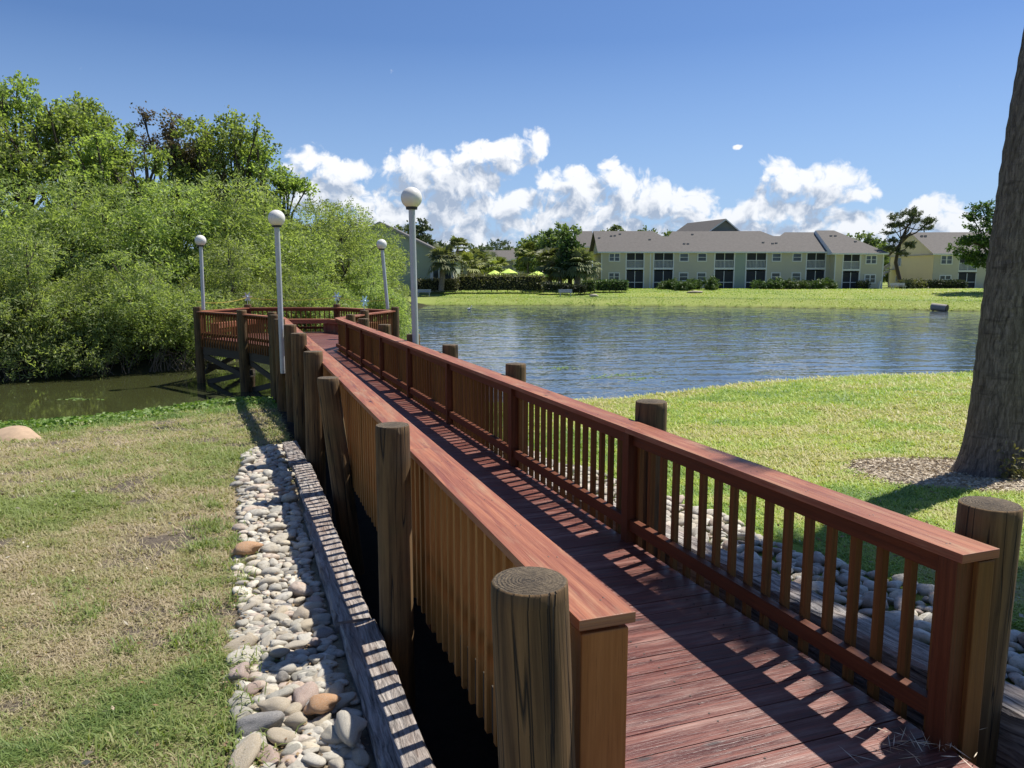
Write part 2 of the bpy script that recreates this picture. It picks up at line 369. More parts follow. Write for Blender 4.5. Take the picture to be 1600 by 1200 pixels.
M['boulder'] = simple('peach_boulder', (.48,.34,.22), .85, nscale=5, namt=.45, bump=.5)
M['galv'] = simple('bench_metal', (.45,.46,.47), .5, .3)
M['pipe'] = simple('culvert_pipe', (.30,.27,.24), .8, nscale=3)
M['vent'] = simple('roof_vent', (.35,.30,.26), .6)
M['concrete'] = simple('concrete', (.45,.43,.38), .85, nscale=2)
M['feather'] = simple('white_feathers', (.7,.7,.68), .8)
def siding(name, c):
    m, g, bs = mat(name); sp = g.new('ShaderNodeSeparateXYZ'); g.l.new(geo(g), sp.inputs[0])
    fr = g.math('FRACT', g.math('MULTIPLY', sp.outputs[2], 5.0)); n = g.noise(geo(g), .6, 4)
    cc = g.mix(g.mapr(n, .3, .7, 0, .3), c, tuple(x*.8 for x in c)); g.l.new(cc, bs.inputs['Base Color']); bs.inputs['Roughness'].default_value = .8
    g.l.new(g.bump(fr, .5, .02), bs.inputs['Normal']); return m
M['sidbeige'] = siding('siding_beige_green', (.56,.51,.38)); M['sidgreen'] = siding('siding_sage', (.33,.38,.31))
M['sidyellow'] = siding('siding_yellow', (.74,.62,.40)); M['sidlight'] = siding('siding_pale', (.64,.56,.37))
M['sidgrey'] = siding('siding_grey', (.22,.23,.20)); M['sidclub'] = siding('siding_clubhouse', (.36,.40,.29))
def shingle():
    m, g, bs = mat('roof_shingles'); p = geo(g)
    b = g.new('ShaderNodeTexBrick'); g.put(b.inputs['Vector'], g.scale(p, 1.2, 0, 0)); 
    n = g.noise(g.scale(p, 1.2, 3, 3), 2.2, 5, .7); n2 = g.noise(p, .35, 3)
    c = g.mix(g.mapr(n, .3, .7), (.082,.074,.066), (.155,.14,.126)); c = g.mix(g.mapr(n2, .35, .7, 0, .4), c, (.12,.11,.10))
    g.n.remove(b)
    g.l.new(c, bs.inputs['Base Color']); bs.inputs['Roughness'].default_value = .9; return m
M['roof'] = shingle()
def glassm(name, c):
    m, g, bs = mat(name); n = g.noise(geo(g), .8, 3)
    g.l.new(g.mix(g.mapr(n, .4, .6), c, tuple(x*2.2 for x in c)), bs.inputs['Base Color']); bs.inputs['Roughness'].default_value = .12; return m
M['glass'] = glassm('window_glass', (.04,.05,.055))
M['screen'] = simple('porch_screen', (.022,.024,.028), .7)
M['screenlow'] = simple('porch_knee_screen', (.13,.14,.16), .7)
# ================================================================= setting: terrain and water
NEAR, FAR, LEFT = 0, 1, 2
SH = [((-60,10),0),((-30,13),0),((-14,16.6),0),((-10.6,17.4),0),((-9.2,18.4),0),((-8.1,20.1),0),((-7,20.7),0),((-4,20.4),0),((0,20.1),0),((2.8,20.9),0),((7,23.9),0),((11,25.6),0),((16,26.7),0),
      ((30,29),0),((60,34),1),((75,50),1),((62,66),1),((45,75.5),1),((35,81),1),((22,87),1),((5,90),1),((-10,90),2),((-9.5,75),2),((-8,60),2),((-8.8,48),2),((-10,37),2),((-11.2,30),2),((-11.8,28),2),((-13.5,26.5),2),((-16.5,24.8),2),((-25,23.6),2),((-60,24),0)]
SP = np.array([p for p, _ in SH], float); ST = np.array([t for _, t in SH])
def shore(x, y):
    x = np.asarray(x, float); y = np.asarray(y, float); best = np.full(x.shape, 1e9); tag = np.zeros(x.shape, int); ins = np.zeros(x.shape, bool)
    wob = .25*(vnoise(x, y, 1.3, 5)-.5)+.1*(vnoise(x, y, .4, 6)-.5)
    for i in range(len(SP)):
        a = SP[i]; b = SP[(i+1) % len(SP)]; e = b-a; t = np.clip(((x-a[0])*e[0]+(y-a[1])*e[1])/(e@e), 0, 1)
        d = np.hypot(x-a[0]-t*e[0], y-a[1]-t*e[1]); u = d < best; best = np.where(u, d, best); tag = np.where(u, ST[i], tag)
        c = (a[1] > y) != (b[1] > y); xx = (b[0]-a[0])*(y-a[1])/((b[1]-a[1]) if b[1] != a[1] else 1e-9)+a[0]; ins ^= c & (x < xx)
    return np.where(ins, -best, best)+wob, tag
# rail lines (inner top edge of the handrails), x as a function of y
def xl(y): return 1.25-.355*y
def xr(y): return 2.87-.371*y
NL = Vector((-.942, -.3345, 0)); NR_ = Vector((.9376, .3478, 0))
TL_IN = lambda y: xl(y)-np.interp(y, [2.7, 6, 11.4], [.475, .455, .42])      # inner edge of the left ties
TR_IN = lambda y: xr(y)+.50
def ground(x, y):
    d, tag = shore(x, y); dp = np.maximum(d, 0)
    near = .10*np.clip(dp/.5, 0, 1)+.083*dp; capz = np.where(x < (xl(y)+xr(y))/2, .95, 1.3); near = np.where(near > capz, capz+.25*(1-np.exp(-(near-capz)/.25)), near)
    far = .16*np.clip(dp/.35, 0, 1)+.45*np.clip(dp/3.0, 0, 1)**1.3+.07*dp; far = np.minimum(far, 1.72)
    lef = .3*np.clip(dp/.8, 0, 1)+.04*dp; lef = np.minimum(lef, 1.7)
    hgt = np.where(tag == 0, near, np.where(tag == 1, far, lef))
    hgt = np.where(d < 0, np.maximum(-1.2, d*.22)-.06, hgt)
    hgt = hgt+np.where(d > .3, .05*(fbm(x, y, 1.6, 3)-.5)+.018*(vnoise(x, y, .22, 9)-.5), 0)*np.clip(30/np.maximum(y, 1), 0, 1)
    # channel under the boardwalk
    w = np.clip((x-(TL_IN(y)-.14))/.1, 0, 1)*np.clip(((TR_IN(y)+.14)-x)/.1, 0, 1)*np.clip((y-2.25)/.3, 0, 1)*np.clip((14.5-y)/3, 0, 1)
    hgt = np.where(d > 0, hgt-w*np.minimum(.85, np.maximum(hgt-.08, 0)), hgt)
    return hgt
def gz(x, y): return float(ground(np.array([x]), np.array([y]))[0])
def axis(lo, hi, near_lo, near_hi, step, n):
    mid = np.arange(near_lo, near_hi, step)
    k = np.linspace(0, 1, n)[1:]
    up = near_hi+(hi-near_hi)*(k**3*.9+k*.1); dn = near_lo-(near_lo-lo)*(k**3*.9+k*.1)
    return np.concatenate([dn[::-1], mid, up])
def ext(n_, lo, hi, f0, f1, st): # fine core, then half-metre cells over the lake, then ever wider to the horizon
    k = np.linspace(0, 1, n_)[1:]**3
    return np.concatenate([(f0-(f0-lo)*k)[::-1], np.arange(f0, st[0], .6), np.arange(*st), np.arange(st[1], f1, .6), f1+(hi-f1)*k])
gx = ext(34, -1500, 1500, -40, 85, (-9, 8, .07)); gy = ext(34, -400, 2600, 0, 125, (1.2, 22, .08))
X, Y = np.meshgrid(gx, gy); Z = ground(X.ravel(), Y.ravel())
nx, ny = len(gx), len(gy); idx = np.arange(nx*ny).reshape(ny, nx)
F = np.stack([idx[:-1,:-1], idx[:-1,1:], idx[1:,1:], idx[1:,:-1]], -1).reshape(-1, 4)
xf, yf = X.ravel(), Y.ravel(); dS, tS = shore(xf, yf)
dry = np.array([.33,.265,.18]); grn = np.array([.15,.165,.05]); soil = np.array([.135,.11,.088]); lush = np.array([.20,.27,.045])
n1 = fbm(xf, yf, 1.6, 20); n2 = fbm(xf, yf, .5, 30)
leftz = (xf < xl(yf)).astype(float)
k = np.clip((n1-.42)*5+.5, 0, 1)[:, None]
cl = dry*k+grn*(1-k); so_ = np.clip((n2-.56)*9, 0, 1)[:, None]; cl = cl*(1-so_)+soil*so_
mrr = np.clip((1.30-np.hypot(xf-5.52+.35, (yf-8.75)*1.15)-.4*(fbm(xf, yf, .5, 60)-.5))/.12, 0, 1)[:, None]
greenbank = np.clip((3.4-dS)/1.2, 0, 1)[:, None]; cl = cl*(1-greenbank)+np.array([.10,.20,.03])*greenbank
cr_ = lush*(1-.45*k)+np.array([.20,.19,.06])*.45*k
c = np.where(leftz[:, None] > 0, cl, cr_); c = c*(1-mrr)+np.array([.40,.335,.26])*mrr
nf = fbm(xf, yf, 6, 40)[:, None]
cf = np.array([.20,.27,.055])*(1-nf)+np.array([.30,.32,.10])*nf
led = np.exp(-((dS-4.2-1.2*(fbm(xf, yf, 9, 50)-.5))/.8)**2)[:, None]; cf = cf*(1-.5*led)+np.array([.10,.13,.04])*.5*led
c = np.where((tS == 1)[:, None], cf, c); c = np.where((tS == 2)[:, None], np.array([.035,.035,.016]), c)
mud = np.clip((.15-dS)/.2, 0, 1)[:, None]; c = c*(1-mud)+np.array([.06,.055,.03])*mud
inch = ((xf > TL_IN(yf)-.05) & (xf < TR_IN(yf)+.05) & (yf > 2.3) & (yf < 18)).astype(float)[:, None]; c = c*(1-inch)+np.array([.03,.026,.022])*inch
m, g, bs = mat('ground_soil_and_turf'); zc = g.attr('zone', 'Color'); pp = geo(g)
na = g.noise(pp, 9, 6, .7); nb = g.noise(pp, 45, 4, .7); nc = g.noise(pp, 1.5, 5, .6)
cc = g.mix(g.mapr(na, .35, .7, 0, .45), zc, g.mix(1.0, zc, (.45,.5,.45), mode='MULTIPLY'))
cc = g.mix(g.mapr(nb, .45, .7, 0, .5), cc, g.mix(1.0, zc, (1.5,1.45,1.3), mode='MULTIPLY'))
cc = g.mix(g.mapr(nc, .4, .7, 0, .35), cc, g.mix(1.0, zc, (.7,.72,.7), mode='MULTIPLY'))
g.l.new(cc, bs.inputs['Base Color']); bs.inputs['Roughness'].default_value = .95; bs.inputs['Specular IOR Level'].default_value = .15
g.l.new(g.bump(g.math('ADD', na, nb), .7, .03), bs.inputs['Normal'])
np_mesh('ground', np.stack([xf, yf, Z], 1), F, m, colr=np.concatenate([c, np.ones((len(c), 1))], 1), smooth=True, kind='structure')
# water
m, g, bs = mat('lake_water'); pp = geo(g); sp = g.new('ShaderNodeSeparateXYZ'); g.l.new(pp, sp.inputs[0])
# ripples: wind reaches the open lake to the right, the arm at the left lies sheltered
op = g.math('MULTIPLY_ADD', sp.outputs[1], .14, sp.outputs[0]); amt = g.mapr(op, -7.5, .5, .06, 1., smooth=True)
gust = g.mapr(g.noise(g.scale(pp, .5, 1.3), .10, 3), .35, .65, .6, 1.15)
amt = g.math('MULTIPLY', amt, gust)
def rip(sx, sy, sc, am, det=2):
    v = g.vmath('SUBTRACT', g.noise(g.scale(pp, sx, sy), sc, det, .55, out=1, dist=.3), (.5,.5,.5))
    return g.vmath('MULTIPLY', v, (am*.7, am, 0))
v = g.vmath('ADD', rip(.8, 1.9, 3.0, .18), rip(.9, 2.2, 7.0, .34))
sc_ = g.new('ShaderNodeVectorMath', operation='SCALE'); g.l.new(v, sc_.inputs[0]); g.l.new(amt, sc_.inputs['Scale'])
nn = g.vmath('NORMALIZE', g.vmath('ADD', sc_.outputs[0], geo(g, 'Normal')))
g.l.new(nn, bs.inputs['Normal'])
g.l.new(g.mix(g.mapr(op, -7.5, .5, smooth=True), (.050,.055,.020), (.060,.080,.090)), bs.inputs['Base Color']); bs.inputs['Roughness'].default_value = .05; bs.inputs['IOR'].default_value = 1.7
# only the lake basin: a sheet clipped to its bounding box, the banks rise through it
# low wind waves as real relief, dying out in the sheltered arm at the left
wx = np.concatenate([np.linspace(-70, -12, 20)[:-1], np.arange(-12, 52, .14), np.linspace(52.2, 82, 120)]); wy = np.concatenate([np.linspace(8, 17.8, 6)[:-1], np.arange(18, 60, .13), np.arange(60, 95, .2)])
XX, YY = np.meshgrid(wx, wy); q1, q2 = XX*.80+YY*.25, YY-.22*XX; wm = np.clip((XX+.14*YY+6.5)/7., 0, 1); wm = wm*wm*(3-2*wm)*(.7+.5*fbm(XX*.6, YY*1.3, 9, 66))
HH = ((vnoise(q1*.45, q2, .85, 61)-.5)*.030+(vnoise(q1*.5, q2+.1*np.sin(q1), .42, 62)-.5)*.032+(vnoise(q1*.3, q2, 2.4, 63)-.5)*.025)*wm
n_x, n_y = len(wx), len(wy); ii = np.arange(n_x*n_y).reshape(n_y, n_x)
np_mesh('water', np.stack([XX.ravel(), YY.ravel(), HH.ravel()], 1), np.stack([ii[:-1,:-1], ii[:-1,1:], ii[1:,1:], ii[1:,:-1]], -1).reshape(-1,4), m, smooth=True, kind='structure')
# ================================================================= boardwalk
BW = empty('boardwalk', (0, 2.4, 1.45), label='red stained wooden boardwalk with picket railings leading out to a railed platform over the lake', cat='boardwalk')
def bp_(o):
    o.parent = BW; o.matrix_parent_inverse = BW.matrix_world.inverted(); return o
bpy.context.view_layer.update()
BWI = Vector((0, 2.4, 1.45))
class Sub(MB):
    def build(s, name, mats, parent=BW, **kw):
        s.v = [tuple(Vector(p)-BWI) for p in s.v]; return super().build(name, mats, parent, **kw)
DZ = 1.45; CZ = 2.31
OCT = {'L': (-6.2,20.9), 'P2': (-7.85,22.8), 'P1': (-9.9,24.6), 'BL': (-9.3,27.3), 'BR': (-6.3,27.5), 'RL': (-3.95,25.0), 'NR': (-4.45,22.6), 'R': (-4.72,20.45)}
# deck boards
dk = Sub(); ax = Vector((-.363, 1, 0)).normalized(); nm = Vector((ax.y, -ax.x, 0))
poly = [Vector((*OCT[k_], 0)) for k_ in ('L','P2','P1','BL','BR','RL','NR','R')]
def clip_line(o):
    ts = []
    for i in range(len(poly)):
        a, b = poly[i], poly[(i+1) % len(poly)]; e = b-a
        den = nm.x*(-e.y)+e.x*nm.y
        if abs(den) < 1e-9: continue
        r = a-o; t = (r.x*(-e.y)+e.x*r.y)/den; s_ = (nm.x*r.y-nm.y*r.x)/den
        if 0 <= s_ <= 1: ts.append(t)
    return (min(ts), max(ts)) if len(ts) > 1 else None
o0 = Vector((1.1, 2.1, 0)); k = 0.
while k < 27.5:
    o = o0+ax*k; y = o.y
    # intersections with the two rails
    tl = -1*((o.x-xl(o.y))/(nm.x+.355*nm.y)); tr = ((xr(o.y)-o.x)/(nm.x+.371*nm.y))
    if y < 20.3: a, b = o+nm*(tl-.05), o+nm*(tr+.05)
    else:
        cl_ = clip_line(o)
        if cl_ is None: k += .146; continue
        a, b = o+nm*(cl_[0]-.04), o+nm*(cl_[1]+.04)
    if k < 1.0: a = o+nm*(tl+.0)
    z = DZ-.019+random.uniform(-.0015, .0015)
    dk.bar((a.x, a.y, z), (b.x, b.y, z), .14, .038)
    if y < 11:
        for q_ in (.12, .5, .88):
            for e_ in (-.04, .04):
                p_ = a.lerp(b, q_)+ax*e_+ax*random.uniform(-.006,.006); dk.tube([(p_.x,p_.y,DZ-.002),(p_.x,p_.y,DZ+.0022)], [.0055,.0055], 6, m=1)
    k += .146
dk.build('deck', [M['deck'], M['screw']], bevel=0)
# framing
fr = Sub()
def along(fx, side, y0, y1, off, z0, z1, t, mb):
    n_ = NL if side < 0 else NR_
    a = Vector((fx(y0), y0, 0))+n_*off; b = Vector((fx(y1), y1, 0))+n_*off
    mb.bar((a.x,a.y,(z0+z1)/2), (b.x,b.y,(z0+z1)/2), t, z1-z0)
along(xl, -1, 2.6, 20.9, .065, 1.15, 1.405, .045, fr); along(xr, 1, 2.6, 20.4, .065, 1.15, 1.405, .045, fr)
for q in (.33, .66):
    a = Vector((xl(2.6)*(1-q)+xr(2.6)*q, 2.6, 1.28)); b = Vector((xl(20.5)*(1-q)+xr(20.5)*q, 20.5, 1.28)); fr.bar(a, b, .04, .24)
# platform rim
keys = ['L','P2','P1','BL','BR','RL','NR','R']
for i in range(7):
    a, b = OCT[keys[i]], OCT[keys[i+1]]; fr.bar((*a, 1.06), (*b, 1.06), .07, .28)
    fr.bar((*a, 1.3), (*b, 1.3), .04, .2)
for t in np.linspace(.1, .9, 6):
    a = Vector((*OCT['P1'],0)).lerp(Vector((*OCT['BL'],0)), t); b = Vector((*OCT['RL'],0)).lerp(Vector((*OCT['NR'],0)), 1-t); fr.bar((a.x,a.y,1.27), (b.x,b.y,1.27), .05, .24)
fr.build('frame', M['beam'])
# railings: bay by bay
PIC = []          # every picket: (pos, rz, z0, z1, left?)
def rail_bay(A, B, n_, name='railing', post_at_start=True, mat_r=None, low=1.16, spacing=.145, mp=None, postw=.09):
    A = Vector((*A, 0)); B = Vector((*B, 0)); d = (B-A).normalized(); L = (B-A).length
    rb = Sub()
    a, b = A+n_*.055, B+n_*.055
    rb.bar((a.x,a.y,CZ-.038-.045), (b.x,b.y,CZ-.038-.045), .038, .09, up=(0,0,1))
    rb.bar((a.x-n_.x*.008,a.y-n_.y*.008,DZ+.135), (b.x-n_.x*.008,b.y-n_.y*.008,DZ+.135), .054, .085)
    if post_at_start:
        p = A+n_*.045; rb.bar((p.x,p.y,1.1), (p.x,p.y,CZ-.04), postw, .09, up=d)
    r = rb.build(name, M['rail'], bevel=.003)
    n = int(L/spacing)
    for i in range(n):
        p = A+d*((i+.6)*L/n)+n_*(.055+.019+.0195)
        PIC.append((p, math.atan2(d.y, d.x), low+random.uniform(-.012,.012), CZ-.04, mp, r))
    return r
def cap(A, B, n_, e0=.0, e1=.0, parent=None):
    A = Vector((*A, 0)); B = Vector((*B, 0)); d = (B-A).normalized(); a = A+n_*.095-d*e0; b = B+n_*.095+d*e1
    c_ = Sub(); c_.bar((a.x,a.y,CZ-.019), (b.x,b.y,CZ-.019), .205, .038)
    if A.length < 11:
        q_ = .12
        while q_ < (B-A).length:
            for e_ in (-.05, -.035+.02*random.random()):
                p_ = a+d*(q_+random.uniform(-.02,.02))+n_*e_; c_.tube([(p_.x,p_.y,CZ-.004),(p_.x,p_.y,CZ+.0018)], [.0048,.0048], 6, m=1)
            q_ += .42
    return c_
ysR = [2.98, 5.5, 7.8, 10.1, 12.3, 14.5, 16.6, 18.6, 20.42]
ysL = [2.44, 4.85, 7.3, 9.8, 12.2, 14.7, 17.2, 19.1, 20.85]
for i in range(8):
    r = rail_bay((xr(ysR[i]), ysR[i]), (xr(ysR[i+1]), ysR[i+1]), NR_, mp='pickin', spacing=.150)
    c_ = cap((xr(ysR[i]), ysR[i]), (xr(ysR[i+1]), ysR[i+1]), NR_, .07 if i == 0 else -.0015, -.0015); hr = c_.build('handrail', [M['cap'], M['screw']], bevel=.004)
    r = rail_bay((xl(ysL[i]), ysL[i]), (xl(ysL[i+1]), ysL[i+1]), NL, mp='picket', spacing=.135, post_at_start=i > 0)
    c_ = cap((xl(ysL[i]), ysL[i]), (xl(ysL[i+1]), ysL[i+1]), NL, .05 if i == 0 else -.0015, -.0015); hr = c_.build('handrail', [M['cap'], M['screw']], bevel=.004)
# near end posts
e = Sub(); p = Vector((xl(2.44), 2.44, 0))+NL*.10; d = Vector((-.3345,.942,0)); e.bar((p.x,p.y,1.0), (p.x,p.y,CZ-.052), .17, .09, up=d); e.build('end_post', M['endpost'], bevel=.005)
e = Sub(); p = Vector((xr(2.96), 2.96, 0))+NR_*.135; e.bar((p.x,p.y,1.1), (p.x,p.y,CZ-.045), .09, .09, up=ax); e.build('end_post', M['pickin'], bevel=.005)
cen = Vector((-6.75, 24.0, 0))
for i in range(7):
    a, b = OCT[keys[i]], OCT[keys[i+1]]; A = Vector((*a,0)); B = Vector((*b,0)); n_ = Vector(((B-A).y, -(B-A).x, 0)).normalized()
    if n_.dot((A+B)/2-cen) < 0: n_ = -n_
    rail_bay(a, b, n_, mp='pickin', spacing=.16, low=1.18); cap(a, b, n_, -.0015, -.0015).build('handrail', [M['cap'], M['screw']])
# pickets
def picket_key(q): return q[0].length
PIC.sort(key=picket_key)
pm = {}
for q in PIC[:100]:
    p, rz, z0, z1, mp, r = q
    key = (mp, random.randrange(4))
    if key not in pm:
        b = MB(); b.bar((0,0,0), (0,0,1.12), .038, .038, up=(1,0,0)); o = b.build('baluster', M[mp], bevel=.0025); pm[key] = o.data; bpy.data.objects.remove(o)
    o = bpy.data.objects.new('baluster', pm[key]); COL.objects.link(o); o.parent = r
    o.location = p+Vector((0,0,z0))-BWI; o.rotation_euler = (0,0,rz+random.uniform(-.03,.03)); o.scale = (1,1,(z1-z0)/1.12)
for o in [o for o in bpy.data.objects if o.name.startswith('baluster')]: pass
far = Sub(); 
for p, rz, z0, z1, mp, r in PIC[100:]:
    far.bar((p.x,p.y,z0), (p.x,p.y,z1), .038, .038, up=(math.cos(rz),math.sin(rz),0), m=0 if mp == 'picket' else 1)
far.build('baluster', [M['picket'], M['pickin']], kind='stuff')
# pilings
def piling(x, y, zt, r, lean=(0,0), z0=-.8):
    b = Sub(); n = 28; H = zt-z0
    pts = []; rr = []
    for t in np.linspace(0, 1, 9): pts.append((x-lean[0]*(1-t)*H, y-lean[1]*(1-t)*H, z0+H*t*.985)); rr.append(r*(1.06-.06*t))
    pts.append((x, y, zt-.006)); rr.append(r*.985); pts.append((x, y, zt)); rr.append(r*.94)
    b.tube(pts, rr, n, noise=.012, capm=1)
    return b.build('piling', [M['pile'], M['piletop']], smooth=True)
def offp(fx, y, n_, o): p = Vector((fx(y), y, 0))+n_*o; return p.x, p.y
for y, zt, r, ln in [(2.43,2.452,.123,(-.045,.02)),(4.71,2.505,.105,(0,0)),(8.1,2.35,.112,(-.10,0)),(9.9,2.45,.12,(.01,0)),(12.4,2.50,.125,(0,0)),(14.9,2.48,.12,(0,0)),(17.3,2.46,.12,(0,0)),(19.6,2.44,.12,(0,0)),(20.9,2.45,.12,(0,0))]:
    piling(*offp(xl, y, NL, {2.43:.352, 9.9:.30, 12.4:.285, 14.9:.255}.get(y, .325)), zt, r, ln)
for y, zt, r, ln in [(3.13,2.41,.125,(.02,0)),(5.74,2.445,.122,(0,0)),(8.47,2.43,.115,(0,0)),(11.0,2.42,.115,(0,0)),(13.2,2.41,.115,(0,0)),(15.6,2.43,.13,(0,0)),(18.0,2.42,.13,(0,0)),(19.9,2.42,.12,(0,0))]:
    piling(*offp(xr, y, NR_, {3.13:.425, 5.74:.36}.get(y, .335)), zt, r, ln)
for kx in ('P2','P1','BL','BR','RL','NR'):
    v = Vector((*OCT[kx],0)); v = v+(v-cen).normalized()*.16; piling(v.x, v.y, 2.42 if kx != 'P1' else 2.44, .125 if kx != 'P2' else .14, z0=-1)
for (x_, y_) in ((-6.2,24.5),(-8,26),(-5.2,24)): piling(x_, y_, 1.1, .12, z0=-1)
def brace(a, b, z0, z1): br = Sub(); br.bar((*a, z0), (*b, z1), .05, .16); br.build('brace', M['beam'])
for (k1, k2) in (('P1','P2'),('P2','L'),('RL','NR'),('BL','P1')):
    brace(OCT[k1], OCT[k2], .88, .35) ; brace(tuple(np.array(OCT[k1])+.06), tuple(np.array(OCT[k2])+.06), .02, .55)
# built-in bench on the platform
bn = Sub(); q1 = [Vector((*OCT[k_],0)) for k_ in ('P1','BL','BR','RL')]
q1 = [v+(cen-v).normalized()*.42 for v in q1]
for i in range(3):
    for o_ in (-.13, .0, .13):
        d = (q1[i+1]-q1[i]).normalized(); n_ = Vector((d.y,-d.x,0)); a = q1[i]+n_*o_; b = q1[i+1]+n_*o_; bn.bar((a.x,a.y,DZ+.45), (b.x,b.y,DZ+.45), .12, .038)
    for t in (.05, .5, .95): p = q1[i].lerp(q1[i+1], t); bn.bar((p.x,p.y,DZ), (p.x,p.y,DZ+.43), .09, .3, up=(1,0,0))
    a, b = q1[i], q1[i+1]; n_ = (cen-(a+b)/2).normalized()*.2; bn.bar((a.x+n_.x,a.y+n_.y,DZ+.38), (b.x+n_.x,b.y+n_.y,DZ+.38), .035, .12)
bn.build('bench', M['cap'])
# ================================================================= lamps
def lamp(x, y, zt, zb, r, lean, label):
    o = empty('lamp_post', (x, y, zb), label=label, cat='lamp', group='white globe lamps along the boardwalk')
    H = zt-zb; b = MB(); b.tube([(0,0,0),(lean[0]*(H-r)/2, lean[1]*(H-r)/2, (H-r)/2),(lean[0]*(H-r), lean[1]*(H-r), H-r*.9)], [.055]*3, 14); b.build('pole', M['pole'], o, smooth=True)
    c_ = (lean[0]*H, lean[1]*H, H)
    b = MB(); b.tube([(c_[0],c_[1],H-r*1.08),(c_[0],c_[1],H-r*.84)], [.095,.10], 16); b.build('collar', M['black'], o, smooth=True)
    b = MB(); b.sphere(c_, r, 28, 18); b.build('globe', M['globe'], o, smooth=True)
    return o
x, y = offp(xr, 13.2, NR_, .42); lamp(x-.03, y-.12, 4.71, 2.0, .178, (-.01,0), 'nearest white globe lamp on a grey pole behind the right railing')
x, y = offp(xl, 16.6, NL, .40); lamp(x+.12, y-.16, 4.60, 1.35, .172, (.000,0), 'white globe lamp on a long grey pole fixed to the pilings of the left railing')
v = Vector((*OCT['P1'],0)); lamp(v.x+.06, v.y-.02, 4.52, 2.35, .172, (.014,0), 'white globe lamp on the left corner piling of the platform')
v = Vector((*OCT['RL'],0)); lamp(v.x-.08, v.y, 4.42, 2.35, .165, (-.072,0), 'smallest white globe lamp leaning on the right corner piling of the platform')
# rope and pinwheels
def corner(kx, z, o_=.16): v = Vector((*OCT[kx],0)); v = v+(v-cen).normalized()*o_; return Vector((v.x, v.y, z))
rp = MB(); rpts = [corner('P1',2.60), corner('BL',2.66), corner('BR',2.66), corner('RL',2.68)]
pts = []
for i in range(3):
    for t in np.linspace(0, 1, 9)[:-1 if i < 2 else None]:
        p = rpts[i].lerp(rpts[i+1], t); p.z -= .10*4*t*(1-t); pts.append(tuple(p))
rp.tube(pts, [.008]*len(pts), 6); rp.build('rope', M['rope'], label='thin yellow rope strung above the back railing of the platform', cat='rope')
for kx, lb in (('BL','shiny pinwheel on the back left piling of the platform'),('BR','shiny pinwheel on the back right piling of the platform'),('NR','shiny pinwheel on the platform piling nearest the right railing end')):
    p = corner(kx, 2.42); o = empty('pinwheel', p, random.random(), label=lb, cat='pinwheel', group='pinwheels on the platform pilings')
    b = MB(); b.tube([(0,0,0),(0,0,.24)], [.012]*2, 8); b.build('stick', M['galv'], o)
    b = MB()
    for i in range(6):
        t = i*math.pi/3; c_, s_ = math.cos(t), math.sin(t); c2, s2 = math.cos(t+.6), math.sin(t+.6)
        b.bar((0,-.02,.27), (.17*c_, -.03, .27+.17*s_), .09, .006, up=(0,1,.4), cap=.5)
    b.sphere((0,-.04,.27), .025, 8, 6); b.build('blades', M['pinw'], o)
# ================================================================= ties and stones
def tie(fx_in, sgn, y0, y1, label, grpn, dx=0):
    w_ = .235; b = MB(); x0 = fx_in(y0)+sgn*(w_/2+dx)/.94; x1 = fx_in(y1)+sgn*(w_/2+dx)/.94
    z0 = gz(x0+sgn*.3, y0)+.07; z1 = gz(x1+sgn*.3, y1)+.07
    a = Vector((x0,y0,z0)); bb = Vector((x1,y1,z1)); n = 24; pv = None; ox, oy = a.x, a.y
    d = (bb-a); pts = [a+d*(i/n) for i in range(n+1)]
    # rough-hewn beam: rings of eight points with jitter
    side = d.cross(Vector((0,0,1))).normalized(); rings = []; ov = random.random()*20
    prof = [(-.5,0),(-.46,.0),(.46,0),(.5,0),(.5,-.1),(.5,-.75),(-.5,-.75),(-.5,-.1)]
    prof = [(-.5,-.02),(-.44,0),(.0,.0),(.44,0),(.5,-.02),(.5,-.25),(.5,-.9),(-.5,-.9),(-.5,-.25)]
    K = len(prof)
    for p in pts:
        i0 = len(b.v); rings.append(i0)
        for (u_, v_) in prof: 
            q = p+side*(u_*w_+random.uniform(-.007,.007))+Vector((0,0,v_+random.uniform(-.006,.006))); b.v.append((q.x-ox, q.y-oy, q.z))
    L = d.length
    cum = [0]
    for j in range(K): u1, u2 = prof[j], prof[(j+1)%K]; cum.append(cum[-1]+math.hypot((u1[0]-u2[0])*w_, u1[1]-u2[1]))
    for i in range(n):
        for j in range(K):
            j2 = (j+1) % K; b.f.append((rings[i]+j, rings[i]+j2, rings[i+1]+j2, rings[i+1]+j)[::-1]); b.m.append(0)
            ua, ub = L*i/n+ov, L*(i+1)/n+ov; b.uv += [(ub,cum[j]),(ub,cum[j+1]),(ua,cum[j+1]),(ua,cum[j])]
    b.f.append(tuple(rings[0]+j for j in range(K))); b.m.append(0); b.uv += [(.1*prof[j][0], prof[j][1]*.3) for j in range(K)]
    b.f.append(tuple(rings[-1]+j for j in range(K))[::-1]); b.m.append(0); b.uv += [(.1*prof[j][0], prof[j][1]*.3) for j in range(K)]
    o = b.build('landscape_timber', M['tie'], loc=(ox, oy, 0), label=label, cat='timber', group=grpn)
    return o
gl = 'weathered timbers along the left of the boardwalk'
for (a, b_, dx, lb) in ((1.7,4.62,0,'weathered grey timber nearest the camera at the left foot of the boardwalk'),(4.64,7.2,.02,'cracked weathered timber second from the camera beside the left stones'),(7.22,9.5,-.01,'weathered timber third from the camera beside the left stones'),(9.52,11.5,.02,'farthest weathered timber at the lawn end of the left stones')):
    tie(TL_IN, -1, a, b_, lb, gl, dx)
gl = 'weathered timbers along the right of the boardwalk'
